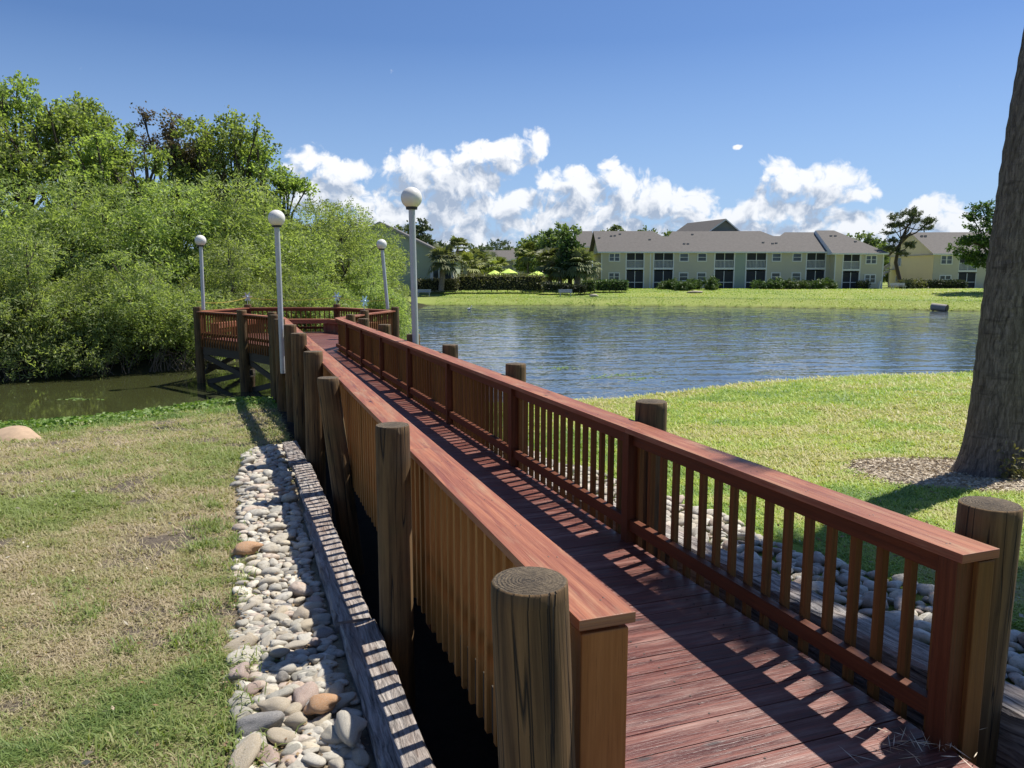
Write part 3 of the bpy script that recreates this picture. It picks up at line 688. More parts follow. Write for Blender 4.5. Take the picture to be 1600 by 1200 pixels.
for (a, b_, dx, lb) in ((2.75,4.9,0,'grey timber right of the boardwalk behind the first railing bay'),(4.92,7.6,.02,'grey timber right of the boardwalk behind the second railing bay'),(7.62,10.3,0,'grey timber right of the boardwalk behind the third railing bay')):
    tie(TR_IN, 1, a, b_, lb, gl, dx)
def rock_mesh(i, sub=3, ang=0.):
    import bmesh
    bm = bmesh.new(); bmesh.ops.create_icosphere(bm, subdivisions=sub, radius=1)
    rs = np.random.default_rng(100+i); ks = rs.normal(size=(4,3))*1.4; ph = rs.random(4)*6; pl = rs.normal(size=(5,3)); pl /= np.linalg.norm(pl, axis=1)[:, None]
    for v in bm.verts:
        p = np.array(v.co); r = 1+sum(.095*math.sin(ks[j]@p*1.3+ph[j]) for j in range(4))
        if ang:
            for q in pl:
                dd = p@q
                if dd > .62: r *= 1-ang*(dd-.62)/dd*2
        v.co = Vector(p*r)
    for f in bm.faces: f.smooth = True
    me = bpy.data.meshes.new('river_stone'); bm.to_mesh(me); bm.free(); return me
RM = {}
def rmesh(mt, i, ang):
    k_ = (mt, i)
    if k_ not in RM: me = rock_mesh(i, 3, ang); me.materials.append(M[mt]); RM[k_] = me
    return RM[k_]
def bed_edge_left(y): return TL_IN(y)-.29-np.interp(y, [2.2,3,4,5.5,7,9,10.5,11.4], [.72,.60,.57,.59,.60,.64,.54,.30])+.10*(vnoise(np.array([y]), np.array([0.]), .7, 3)[0]-.5)
def throw(fin, fout, y0, y1, n, smin):
    P = []; tries = 0
    while len(P) < n and tries < n*40:
        tries += 1; y = random.uniform(y0, y1); a, b = fin(y), fout(y); x = random.uniform(min(a,b), max(a,b)); s_ = random.choice([.032,.040,.046,.053,.060,.068,.078])
        if all((x-q[0])**2+(y-q[1])**2 > ((s_+q[2])*smin)**2 for q in P if abs(q[1]-y) < .2): P.append((x,y,s_))
    return P
SL = throw(lambda y: TL_IN(y)-.33, bed_edge_left, 2.0, 11.3, 1500, .80)
SR = throw(lambda y: TR_IN(y)+.34, lambda y: TR_IN(y)+.95+.1*math.sin(y*3), 2.6, 12, 1100, .88)
def place(P, side):
    out = []
    for (x, y, s_) in P:
        z = gz(x, y); e_ = (s_*random.uniform(1.0,1.5), s_*random.uniform(.8,1.05), s_*random.uniform(.55,.8))
        out.append((math.hypot(x, y)*(1 if side == 'left' else 1.25), x, y, z+e_[2]*random.uniform(.25,.9), e_, side))
    return out
ST_ = sorted(place(SL,'left')+place(SR,'right'))
words = {'stone_grey':'smooth grey','stone_tan':'smooth tan','stone_pink':'pinkish','stone_white':'pale white','stone_dark':'dark grey','stone_orange':'rusty orange'}
stuffV = []; 
for i, (d_, x, y, z, e_, side) in enumerate(ST_[:290]):
    mt = random.choices(['stone_grey','stone_tan','stone_pink','stone_white','stone_dark'], [46,24,5,20,5])[0]
    o = bpy.data.objects.new('river_stone', rmesh(mt, random.randrange(9), .28)); COL.objects.link(o)
    o.location = (x,y,z); o.scale = e_; o.rotation_euler = (random.uniform(-.35,.35), random.uniform(-.35,.35), random.random()*6.3)
    near = 'nearest' if y < 3.3 else ('near' if y < 4.6 else ('middle' if y < 6.5 else 'far'))
    q_ = abs(x-(TL_IN(y)-.3 if side == 'left' else TR_IN(y)+.3)); acr = 'beside the timber' if q_ < .2 else ('mid bed' if q_ < .42 else 'at the grass edge')
    big = 'large' if e_[0] > .105 else ('small' if e_[0] < .07 else 'middling'); shp = 'long' if e_[0]/e_[1] > 1.45 else 'round'
    setp(o, '%s %s %s river stone %s, %s stretch of the %s bed' % (big, shp, words[mt], acr, near, side), 'stone', 'river stones in the %s bed' % side)
# special stones
for (px, py, mt, sc, lb) in ((387,860,'stone_orange',(.13,.08,.055),'rusty orange angular stone at the lawn edge of the left stone bed'),(505,1096,'stone_orange',(.095,.062,.045),'broken yellow orange stone lying among pale stones in the near left bed'),(548,1135,'stone_grey',(.085,.115,.07),'large speckled grey stone against the nearest timber')):
    x, y = at(px, py, 1.0 if py < 900 else 1.58); z = gz(x, y); x, y = at(px, py, z+.08); z = gz(x, y)
    o = bpy.data.objects.new('river_stone', rmesh(mt, 8, .12)); COL.objects.link(o); o.location = (x,y,z+.07); o.scale = sc; o.rotation_euler = (.1,-.1,.4); setp(o, lb, 'stone', 'river stones in the left bed')
# rest of the stones as one mesh
base = rock_mesh(3, 2); nv = len(base.vertices); co = np.empty(nv*3); base.vertices.foreach_get('co', co); co = co.reshape(-1,3)
fc = np.array([list(p.vertices) for p in base.polygons]); VV = []; FF = []; TT = []
rest = ST_[290:]
lower = [(x, y, gz(x,y)+.01, s_) for (x,y,s_) in [(x+random.uniform(-.05,.05), y+random.uniform(-.05,.05), .045) for (_,x,y,_,_,_) in ST_[:290]]]
for (d_, x, y, z, e_, side) in rest:
    a, b_, c2 = random.uniform(-.35,.35), random.uniform(-.35,.35), random.random()*6.3
    from mathutils import Euler
    m3 = np.array(Euler((a,b_,c2)).to_matrix()); VV.append((co*np.array(e_))@m3.T+np.array([x,y,z])); FF.append(fc+nv*(len(VV)-1)); TT.append(np.full(len(fc), random.random()))
for (x, y, z, s_) in lower:
    VV.append(co*s_*np.array([1.2,1,.6])+np.array([x,y,z])); FF.append(fc+nv*(len(VV)-1)); TT.append(np.full(len(fc), random.random()))
np_mesh('river_stones', np.concatenate(VV), np.concatenate(FF), M['stone_mix'], tint=np.concatenate(TT), smooth=True, kind='stuff', label='small pale river stones filling the farther stone beds on both sides of the boardwalk', cat='stones')
# boulder
bm_ = rock_mesh(12, 4); bm_.materials.append(M['boulder']); o = bpy.data.objects.new('boulder', bm_); COL.objects.link(o); x, y = at(28, 700, .25); o.location = (x, y, .22); o.scale = (.62,.5,.42); setp(o, 'smooth peach coloured boulder half sunk in the bank at the left water edge', 'boulder')
# ================================================================= grass
def leaf_quads(C, A, L, Wd):
    """diamond leaves centred at C, long axis A"""
    n = len(C); A = A/np.linalg.norm(A, axis=1, keepdims=True); r = rng.normal(size=(n,3)); B = np.cross(A, r); B /= np.linalg.norm(B, axis=1, keepdims=True)+1e-9
    L = np.broadcast_to(L, n)[:,None]; Wd = np.broadcast_to(Wd, n)[:,None]
    V = np.stack([C-A*L/2, C+B*Wd/2, C+A*L/2, C-B*Wd/2], 1).reshape(-1,3); Fq = np.arange(4*n).reshape(n,4); return V, Fq
def blades(name, x, y, L, Wd, tint, mt, lie=.9, **kw):
    n = len(x); z = ground(x, y); a = rng.random(n)*2*np.pi; up = rng.uniform(.25, 1.0, n)*(1.1-lie*.55)
    dx, dy = np.cos(a), np.sin(a); hx = L*np.sqrt(np.clip(1-up**2*.8, .05, 1)); hz = L*up
    sx, sy = -dy*Wd/2, dx*Wd/2
    V = np.zeros((n,5,3))
    V[:,0] = np.stack([x-sx, y-sy, z-.005], 1); V[:,1] = np.stack([x+sx, y+sy, z-.005], 1)
    mx, my, mz = x+dx*hx*.45, y+dy*hx*.45, z+hz*.75
    V[:,2] = np.stack([mx+sx*.9, my+sy*.9, mz], 1); V[:,3] = np.stack([mx-sx*.9, my-sy*.9, mz], 1)
    V[:,4] = np.stack([x+dx*hx, y+dy*hx, z+hz*(.75+rng.uniform(-.25,.25,n))], 1)
    i = np.arange(n)[:,None]*5; Q = np.concatenate([i+np.array([[0,1,2]]), i+np.array([[0,2,3]]), i+np.array([[3,2,4]])], 0)
    return np_mesh(name, V.reshape(-1,3), Q, mt, tint=np.concatenate([tint]*3), kind='stuff', **kw)
def scatter(n, y0, y1, xa, xb, p=1.6):
    """more blades close to the camera"""
    u = rng.random(n); k_ = 1-p; y = (y0**k_+(y1**k_-y0**k_)*u)**(1/k_); t = rng.random(n); return xa(y)+(xb(y)-xa(y))*t, y
lx = lambda y: np.maximum(-16., -.80*y-1.4)
bl = lambda y: np.where(y < 11.3, TL_IN(y)-.29-np.interp(y, [2.2,3,4,5.5,7,9,10.5,11.4], [.72,.60,.57,.59,.60,.64,.54,.30]), TL_IN(y)-.05)
x, y = scatter(290000, 2.2, 20.8, lx, bl, 1.75)
d_, _ = shore(x, y); n1 = fbm(x, y, 1.6, 20); n2 = fbm(x, y, .5, 30); n3 = fbm(x, y, .9, 77)
edge = bl(y)-x
lushm = np.clip(1-y/5.2, 0, 1)*.55
keep = (d_ > .1) & (rng.random(len(x)) < np.clip(1.15-(n2-.5)*3.6-np.clip((n3-.55)*3,0,.6)*(y < 10), .12, 1)) & (edge > -.02+.25*(fbm(x, y, .35, 90)-.35))
x, y, d_, n1, n2, n3 = (q[keep] for q in (x, y, d_, n1, n2, n3)); lushm = lushm[keep]
n4 = fbm(x, y, .22, 140); t = np.clip(.52-(n1-.44)*1.5-(n2-.5)*1.3-(n4-.5)*1.1+lushm*.45+rng.normal(0, .2, len(x)), 0, 1)*.97
t = np.where(d_ < 3.2, np.clip(t+.35, 0, 1), t); t = np.where((y > 5.5) & (d_ > 3.0), t*.66, t)
sz = np.clip(y/7, .55, 2.4)
blades('grass', x, y, rng.uniform(.035,.115,len(x))*sz**.5*(1+.35*(t > .6)), rng.uniform(.0045,.011,len(x))*sz**.9, t, M['glawn'], label='patchy half dry lawn grass left of the boardwalk', cat='grass')
rb_ = lambda y: TR_IN(y)+1.05; rx = lambda y: np.minimum(26., .72*y+1.2)
x, y = scatter(210000, 2.6, 27, rb_, rx, 1.5); d_, _ = shore(x, y); n1 = fbm(x, y, 1.6, 20); n2 = fbm(x, y, .5, 30)
TX, TY = 5.63, 8.75
md = np.hypot((x-TX+.35), (y-TY)*1.15)+.4*(fbm(x, y, .5, 60)-.5)
keep = (d_ > .08) & (md > 1.25) & ~((y < 4.1) & (x > 3.2+(n2-.5)) ) ; x, y, d_, n1, n2 = (q[keep] for q in (x, y, d_, n1, n2))
t = np.clip(.50-(n1-.44)*2.4-(n2-.5)*1.3+rng.normal(0, .22, len(x)), 0, 1); sz = np.clip(y/7, .7, 3.2)
blades('grass', x, y, rng.uniform(.035,.10,len(x))*sz**.7, rng.uniform(.005,.011,len(x))*sz**.9, t, M['glawnr'], label='bright yellow green lawn grass between the right railing and the lake', cat='grass')
# fallen leaves on both lawns
n = 2600; y = rng.uniform(2.5, 19, n); x = np.where(rng.random(n) < .5, lx(y)+(bl(y)-lx(y))*rng.random(n), rb_(y)+(rx(y)-rb_(y))*rng.random(n)); C = np.stack([x, y, ground(x, y)+rng.uniform(.02,.06,n)], 1)
V, Fq = leaf_quads(C, rng.normal(size=(n,3))*np.array([1,1,.3]), rng.uniform(.02,.055,n), rng.uniform(.01,.025,n)); M['fallen'] = leaf_mat('fallen_leaves', [(.14,.08,.04),(.32,.22,.11),(.60,.56,.46)], trans=.1, vary=0)
np_mesh('fallen_leaves', V, Fq, M['fallen'], tint=rng.random(n), kind='stuff', label='small dry fallen leaves scattered over both lawns', cat='leaves')
# weed tufts and litter along the stones
TUx = []; TUy = []
for i in range(90):
    y_ = random.choice([random.uniform(2.4, 7), random.uniform(2.4, 14)]); e_ = random.uniform(.0, .55)**1.3 if random.random() < .75 else random.uniform(0, 5)
    cx_ = float(bl(np.array([y_]))[0])-e_+.04; k_ = random.randint(35, 110); TUx.append(rng.normal(cx_, random.uniform(.03,.09), k_)); TUy.append(rng.normal(y_, random.uniform(.03,.09), k_))
x, y = np.concatenate(TUx), np.concatenate(TUy); blades('grass_tufts', x, y, rng.uniform(.06,.15,len(x)), rng.uniform(.005,.009,len(x)), np.clip(rng.normal(.72,.14,len(x)),0,1), M['glawn'], lie=.4, label='greener weed tufts growing along the lawn edge of the left stones', cat='weeds')
n = 2600; y = rng.uniform(2.2, 11.3, n); x = TL_IN(y)-.2-rng.random(n)*.8; C = np.stack([x, y, ground(x, y)+rng.uniform(.005,.05,n)], 1)
V_, F_ = (lambda A: (np.stack([C-A*.5, C+np.stack([-A[:,1],A[:,0],0*A[:,2]],1)*.25, C+A*.5, C-np.stack([-A[:,1],A[:,0],0*A[:,2]],1)*.25],1).reshape(-1,3), np.arange(4*n).reshape(n,4)))(rng.normal(size=(n,3))*np.array([.016,.016,.004]))
M['litter'] = leaf_mat('dead_leaf_litter', [(.16,.10,.055),(.28,.19,.10),(.40,.30,.17)], trans=.1, vary=0)
np_mesh('leaf_litter', V_, F_, M['litter'], tint=rng.random(n), kind='stuff', label='brown leaf litter between the stones left of the boardwalk', cat='litter')
# coarse turf on the far bank
n = 90000; x = rng.uniform(-9, 75, n); y = rng.uniform(72, 108, n); d_, tg = shore(x, y); keep = (d_ > .1) & (tg == 1) & (rng.random(n) < .35+.65*(fbm(x, y, 2.5, 70) > .45)); x, y, d_ = x[keep], y[keep], d_[keep]
t = np.clip(.5-(fbm(x, y, 5, 40)-.5)*1.6+rng.normal(0,.2,len(x))+.45*np.exp(-((d_-4.0)/.9)**2), 0, 1)
blades('grass', x, y, rng.uniform(.10,.24,len(x)), rng.uniform(.04,.09,len(x)), t, M['glawnr'], label='sunlit rough grass on the far bank before the apartment building', cat='grass')
# leafy weeds along the left bank
x, y = scatter(26000, 14.5, 21, lx, lambda y: TL_IN(y)+0*y, 1.1); d_, _ = shore(x, y); keep = (d_ > -.5) & (d_ < 1.5+fbm(x,y,1.,5)*1.0) & (rng.random(len(x)) < .75); x, y = x[keep], y[keep]
zz = np.maximum(ground(x, y), 0)+rng.uniform(.01,.10,len(x)); A = rng.normal(size=(len(x),3))*np.array([1,1,.3])
V, Fq = leaf_quads(np.stack([x,y,zz],1), A, .10, .07); np_mesh('bank_weeds', V, Fq, M['clover'], tint=rng.random(len(x)), kind='stuff', label='low leafy weeds fringing the near left water edge', cat='weeds')
# floating weed
P = []
for (px, py, sx, sy, n) in ((985,590,1.3,.7,260),(640,545,.8,.5,40),(880,575,.7,.4,60),(1120,554,.5,.15,30),(1290,511,.8,.2,40),(120,624,.5,.1,25),(180,652,.7,.12,30),(1060,620,1.,.3,40),(700,484,1.5,.3,30),(1100,489,1,.3,20)):
    cx, cy = at(px, py, 0); P.append(np.stack([rng.normal(cx,sx*.5,n), rng.normal(cy,sy*.8,n), np.full(n,.008)],1))
P = np.concatenate(P); A = rng.normal(size=(len(P),3))*np.array([1,1,0]); A[:,2] = 0
n = len(P); B = np.stack([-A[:,1],A[:,0],0*A[:,0]],1); ln = np.linalg.norm(A,axis=1,keepdims=True); A/=ln; B/=ln
V = np.stack([P-A*.07,P+B*.05,P+A*.07,P-B*.05],1).reshape(-1,3); np_mesh('floating_weed', V, np.arange(4*n).reshape(n,4), M['clover'], tint=rng.random(n)*.5+.5, kind='stuff', label='small yellow green leaves floating in patches on the lake', cat='water weed')
# mulch ring and straw
mm, g, bs = mat('mulch'); pp = geo(g); na = g.noise(pp, 22, 6, .75); c_ = g.ramp(na, [(.3,(.09,.07,.055)),(.5,(.30,.24,.18)),(.7,(.48,.40,.31))]); g.l.new(c_, bs.inputs['Base Color']); bs.inputs['Roughness'].default_value = .95; g.l.new(g.bump(na, 1, .03), bs.inputs['Normal'])
n = 6500; a = rng.random(n)*2*np.pi; r_ = np.sqrt(rng.random(n))*1.35; x = TX-.35+r_*np.cos(a); y = TY+r_*np.sin(a)/1.15; kk = rng.random(n) < .99; 
x2 = rng.uniform(3.0, 6.2, 5000); y2 = rng.uniform(2.6, 4.6, 5000); x = np.concatenate([x, x2]); y = np.concatenate([y, y2]); n = len(x)
A = rng.normal(size=(n,3))*np.array([1,1,.12]); V, Fq = leaf_quads(np.stack([x,y,ground(x,y)+rng.uniform(.005,.02,n)],1), A, rng.uniform(.02,.08,n), rng.uniform(.008,.025,n))
M['chip'] = leaf_mat('bark_chips', [(.34,.26,.18),(.52,.42,.30),(.66,.55,.40)], trans=0, vary=0)
np_mesh('mulch', V, Fq, M['chip'], tint=rng.random(n), kind='stuff', label='pale bark mulch around the foot of the big trunk', cat='mulch')
n = 60; px_ = rng.normal(1425, 38, n); x = []; y = []
cx, cy = at(1400, 1165, DZ); x = rng.normal(cx+.06, .11, n); y = rng.normal(cy-.03, .07, n); A = rng.normal(size=(n,3))*np.array([1,1,.35])
V, Fq = leaf_quads(np.stack([x,y,np.full(n,DZ+.012)+rng.random(n)*.03],1), A, rng.uniform(.05,.14,n), .004); np_mesh('dry_straw', V, Fq, M['chip'], tint=rng.random(n)*.3+.7, kind='stuff', label='dry straw scattered at the foot of the right end post', cat='straw')
# ================================================================= big palm trunk
tr = empty('palm_tree', (TX, TY, gz(TX,TY)-.05), label='tall thick grey palm trunk leaning right at the edge of the lawn', cat='tree')
def trunk_mat():
    m, g, bs = mat('palm_bark'); uv = g.new('ShaderNodeUVMap').outputs[0]
    f1 = g.noise(g.scale(uv, 5, 26), 1, 7, .72, dist=.5); f2 = g.noise(g.scale(uv, 9, 60), 1, 4, .6); rg = g.noise(g.scale(uv, 14, 2.2), 1, 3, .6); bl = g.noise(g.scale(uv, 1, 3), 1, 3)
    c = g.mix(g.mapr(f1, .36, .66), (.10,.082,.068), (.37,.315,.265)); c = g.mix(g.mapr(f2, .5, .7, 0, .5), c, (.06,.05,.042)); c = g.mix(g.mapr(bl, .5, .7, 0, .35), c, (.14,.12,.09))
    c = g.mix(g.mapr(rg, .56, .68, 0, .45), c, (.05,.04,.035)); g.l.new(c, bs.inputs['Base Color']); bs.inputs['Roughness'].default_value = .95; bs.inputs['Specular IOR Level'].default_value = .1
    g.l.new(g.bump(g.math('ADD', g.math('ADD', f1, g.math('MULTIPLY', f2, .4)), g.math('MULTIPLY', rg, .5)), 1.0, .06), bs.inputs['Normal']); return m
M['palmbark'] = trunk_mat()
b = MB(); H = 11.; zs = np.linspace(0, 1, 90)
def tcx(t): return .30*t+.95*t**3 
pts = [(tcx(t)+.35*t**4, .2*t-.55*t**3, H*t) for t in zs]; rr = [ .30+.13*math.exp(-t*H/.24)+.02*math.exp(-t*H/2.0)-.075*t + .006*math.sin(t*H*26) for t in zs]
b.tube(pts, rr, 48, noise=.018); b.build('trunk', M['palmbark'], tr, smooth=True)
def fan_fronds(n, top, rad, seglen, nseg, mt, parent, droop=.3, tiltmin=-.6, w=.05, name='crown'):
    V = []; Fq = []; T = []
    for i in range(n):
        a = random.random()*2*math.pi; el_ = random.uniform(tiltmin, 1.3); d = Vector((math.cos(a)*math.cos(el_), math.sin(a)*math.cos(el_), math.sin(el_)))
        st = rad*random.uniform(.5,.75); hub = Vector(top)+d*st-Vector((0,0,droop*st*.3)); side = d.cross(Vector((0,0,1)))
        side = side.normalized() if side.length > .01 else Vector((1,0,0)); upn = side.cross(d).normalized(); tt = random.random()
        s0 = Vector(top); V += [s0-side*.03, s0+side*.03, hub+side*.02, hub-side*.02]; k_ = len(V)-4; Fq.append((k_,k_+1,k_+2,k_+3)); T.append(tt*.5)
        for j in range(nseg):
            th_ = (j/(nseg-1)-.5)*2*1.45; dd = (d*math.cos(th_)+side*math.sin(th_)).normalized(); L = seglen*(.75+.25*math.cos(th_))*random.uniform(.85,1.1)
            mid = hub+dd*L*.6+upn*.06*L; tip = hub+dd*L-Vector((0,0,1))*L*droop*random.uniform(.7,1.5); ws = (dd.cross(upn)).normalized()*w
            k_ = len(V); V += [hub, mid+ws, tip, mid-ws]; Fq.append((k_,k_+1,k_+2,k_+3)); T.append(min(1, max(0, tt*.6+random.random()*.4)))
    return np_mesh(name, np.array([tuple(v) for v in V]), np.array(Fq), mt, parent, tint=np.array(T))
random.seed(9); fan_fronds(32, (pts[-1][0]+.05, pts[-1][1]+.15, H), 1.15, .9, 20, M['palm'], tr, w=.045)
# ivy scrap at the foot
n = 900; a = rng.uniform(-1.9,.1,n); C = np.stack([TX+.50*np.cos(a)+rng.normal(0,.05,n), TY+.48*np.sin(a)+rng.normal(0,.05,n), gz(TX,TY)+np.abs(rng.normal(.05,.16,n))],1)
V, Fq = leaf_quads(C, rng.normal(size=(n,3)), .06, .03); np_mesh('ivy', V, Fq, M['hedgeo'], tint=rng.random(n), kind='stuff', label='tangled dry vine at the foot of the big palm trunk', cat='vine')
# ================================================================= foliage
def crown_points(lobes, nspray, nleaf, spread=.32, droop=.5, surf=(.84,1.04), minz=None):
    C = []; A = []; T = []
    vol = np.array([l[3]*l[4]+l[3]*l[5] for l in lobes]); pr = vol/vol.sum()
    for li in rng.choice(len(lobes), nspray, p=pr):
        cx, cy, cz, rx_, ry_, rz_ = lobes[li]; d = rng.normal(size=3); d /= np.linalg.norm(d); k_ = rng.uniform(*surf)
        c_ = np.array([cx,cy,cz])+d*np.array([rx_,ry_,rz_])*k_
        if minz is not None and c_[2] < minz: c_[2] = minz+rng.random()*.4
        ax_ = d*np.array([1,1,.5])+np.array([0,0,.25])+rng.normal(size=3)*.45; ax_ /= np.linalg.norm(ax_); ln = spread*rng.uniform(1.,2.6)
        t_ = rng.random(nleaf); pp_ = c_+ax_*(t_[:,None]-.3)*ln+rng.normal(size=(nleaf,3))*spread*.33; pp_[:,2] -= droop*ln*np.abs(t_-.3)**2
        C.append(pp_); A.append(ax_+rng.normal(size=(nleaf,3))*.55-np.array([0,0,droop*.6])); T.append(np.clip(rng.random()*.55+rng.random(nleaf)*.45, 0, 1))
    return np.concatenate(C), np.concatenate(A), np.concatenate(T)
def branches(b, base, lobes, r0=.16, twigs=3):
    for (cx,cy,cz,rx_,ry_,rz_) in lobes:
        tgt = Vector((cx,cy,cz)); p0 = Vector(base); mid = p0.lerp(tgt, .5)+Vector((random.uniform(-.3,.3), random.uniform(-.3,.3), random.uniform(0,.6)))
        b.tube([p0, mid, tgt], [r0, r0*.6, r0*.3], 7)
        for _ in range(twigs):
            e_ = tgt+Vector((random.uniform(-1,1)*rx_, random.uniform(-1,1)*ry_, random.uniform(-.4,1)*rz_))*.95; m2 = tgt.lerp(e_, .5)+Vector((0,0,.2)); b.tube([tgt.lerp(mid,.3), m2, e_], [r0*.28, r0*.16, r0*.06], 5)
def make_tree(name, lobes, nspray, nleaf, mt, leaf, base=(0,0,0), spread=.32, droop=.5, r0=.16, minz=None, surf=(.84,1.04), twigs=3, trunk_pts=None, bark=None, part='crown'):
    o = empty(name); C, A, T = crown_points(lobes, nspray, nleaf, spread, droop, surf, minz); V, Fq = leaf_quads(C, A, leaf[0]*rng.uniform(.7,1.3,len(C)), leaf[1]*rng.uniform(.8,1.2,len(C)))
    np_mesh(part, V, Fq, M[mt], o, tint=T); b = MB()
    if trunk_pts: b.tube(*trunk_pts, 10)
    branches(b, base, lobes, r0, twigs); b.build('trunk', M[bark or 'bark'], o, smooth=True); return o
def rl(n, R_, H, zmin=.2, sq=1.): # random lobes forming a dome
    L = []
    for i in range(n):
        a = random.random()*2*math.pi; q = math.sqrt(random.random()); x_ = R_*.72*q*math.cos(a); y_ = R_*.72*q*math.sin(a); top = H*(1-.55*q*q)
        z_ = random.uniform(zmin, .85)*top; s_ = R_*random.uniform(.20,.38); L.append((x_,y_,z_,s_*1.1,s_*1.1,s_*.8*sq))
    return L
WV = [make_tree('willow_shrub', rl(22, 3.2, 6.4, .12), 1500, 18, 'willow', (.19,.05), spread=.30, droop=.55, minz=.1, r0=.10) for _ in range(4)]
TV = [make_tree('willow_tree', rl(28, 4.2, 8.6, .15), 2100, 18, 'willow', (.21,.055), spread=.36, droop=.6, minz=.2, r0=.14) for _ in range(3)]
def put(src, x, y, s, label, cat, group, used=set(), sz=None, z=None, rz=None):
    if src.name in used: o = copy_tree(src)
    else: used.add(src.name); o = src
    o.location = (x, y, (min(max(gz(x, y), -.1), .6)-.35*s if z is None else z)); o.scale = (s, s, s*(sz or 1)); o.rotation_euler = (0,0,random.random()*6.28 if rz is None else rz)
    for k_ in ('label','category','group'):
        if k_ in o: del o[k_]
    return setp(o, label, cat, group)
G1 = 'willow shrubs along the left bank'; G2 = 'willow trees behind the left bank'
front = [(-40,26.2,.85,'beyond the left edge above the water'),(40,26.6,.80,'at the far left water edge'),(125,27.4,.74,'drooping to the water left of centre of the left bank'),(205,28.2,.78,'overhanging the water left of the platform lamp'),(280,29.2,.78,'right beside the left corner lamp'),
 (360,33.5,.80,'behind the back left corner of the platform'),(430,36,.80,'behind the platform under the long pole lamp'),(505,37,.72,'dark gap side behind the platform centre'),(560,39,.80,'behind the right platform corner'),(568,45,.80,'beside the lake right of the smallest lamp'),(578,54,.85,'farthest right at the lake edge')]
for i, (px, Y_, s_, lb) in enumerate(front):
    x_, _z = aty(px, 500, Y_); put(WV[i % 4], x_, Y_, s_, 'dense light green willow shrub '+lb, 'shrub', G1)
back = [(-120,33,1.0),(20,34,.98),(135,34.5,1.02),(240,36,1.05),(330,38,1.08),(415,41,1.08),(490,46,1.08),(525,52,1.08),(556,60,1.10)]
bl_ = ['at the left frame edge','behind the leftmost shrubs','rising in the second row left of the brown tree','below the thin brown leaved tree','behind the left corner lamp','below the dark green tall tree','right of the long pole lamp','stepping down towards the clubhouse','lowest, in front of the clubhouse wall']
for i, (px, Y_, s_) in enumerate(back):
    x_, _z = aty(px, 500, Y_); put(TV[i % 3], x_, Y_, s_, 'tall bushy willow tree '+bl_[i], 'tree', G2)
def tall(px, top, Y_, Wd, mt, n, lb, leaf=(.18,.11), ns=430, surf=(.5,1.15), seed=0):
    random.seed(seed); x_, zt = aty(px, top, Y_); H = zt-gz(x_, Y_); L = []
    for i in range(n):
        t = random.uniform(.55,.95); a = random.random()*6.28; q = Wd*(.42+(1.0-t)*1.3)*random.uniform(.3,1); s_ = random.uniform(.5,.95)*Wd*.33
        L.append((q*math.cos(a), q*math.sin(a), H*t-s_*.3, s_*1.2, s_*1.2, s_*.7))
    L += [(0,0,H*.96,Wd*.2,Wd*.2,Wd*.18)]+[(random.uniform(-.5,.5)*Wd, random.uniform(-.5,.5)*Wd, H*random.uniform(.86,.98), .3, .3, .35) for _ in range(5)]
    o = make_tree('tall_tree', L, ns, 26, mt, leaf, base=(0,0,H*.45), spread=.34, droop=.2, surf=surf, r0=.11, trunk_pts=([(0,0,-.3),(.2,0,H*.3),(0,.1,H*.6),(.1,0,H*.93)],[.28,.22,.15,.05]))
    o.location = (x_, Y_, gz(x_, Y_)); return setp(o, lb, 'tree', 'tall trees above the willows')
tall(25,128,41,4.2,'tallleaf',13,'tall dark green tree at the top left corner with open crown',seed=1)
tall(128,158,42,3.6,'tallleaf',10,'tall bright leaved tree second from the left above the willows',seed=2)
tall(85,180,40,4.8,'tallleaf',14,'lower broad crown between the two leftmost tall trees',seed=5)
tall(265,180,44,3.0,'brownleaf',8,'thin tree with sparse brown leaves above the willows',leaf=(.16,.10),ns=420,seed=3)
tall(362,178,44,3.4,'tallleaf',12,'tall dark round leaved tree left of the clouds',leaf=(.17,.12),ns=330,seed=4)
tall(405,228,45,3.0,'tallleaf',9,'shorter dark crown beside the tall round leaved tree',leaf=(.17,.12),ns=260,seed=6)
tall(175,212,39,3.8,'tallleaf',12,'broad low crown joining the leftmost tall trees to the willows',seed=8)
tall(225,236,39,3.0,'tallleaf',9,'low green crown left of the sparse brown tree',seed=9,ns=220)
tall(315,215,43,3.0,'tallleaf',10,'slim crown between the sparse brown tree and the tall round leaved tree',seed=10,ns=220)
tall(440,268,46,2.8,'tallleaf',9,'lowest of the tall crowns stepping down to the clouds',seed=12)
tall(-40,150,40,4.2,'tallleaf',12,'tall crown cut by the left frame edge',seed=13)
random.seed(21)
# dark fallen twigs along the left bank
tw = MB()
for i in range(190):
    x_ = random.uniform(-19,-11.3); y_ = 27.6+(-11.8-x_)*-.62+random.uniform(-.3,.8); a = random.random()*3.1; L = random.uniform(.3,1.0)
    tw.tube([(x_,y_,max(.0,gz(x_,y_))+.05),(x_+L*.5*math.cos(a),y_+L*.2*math.sin(a),.35+random.random()*.5),(x_+L*math.cos(a),y_+L*.4*math.sin(a),.1+random.random()*.9)], [.012,.009,.004], 5)
M['twig'] = simple('dead_twigs', (.13,.10,.075), .9)
tw.build('twigs', M['twig'], kind='stuff', label='bare grey twigs tangled at the foot of the left bank shrubs', cat='twigs')
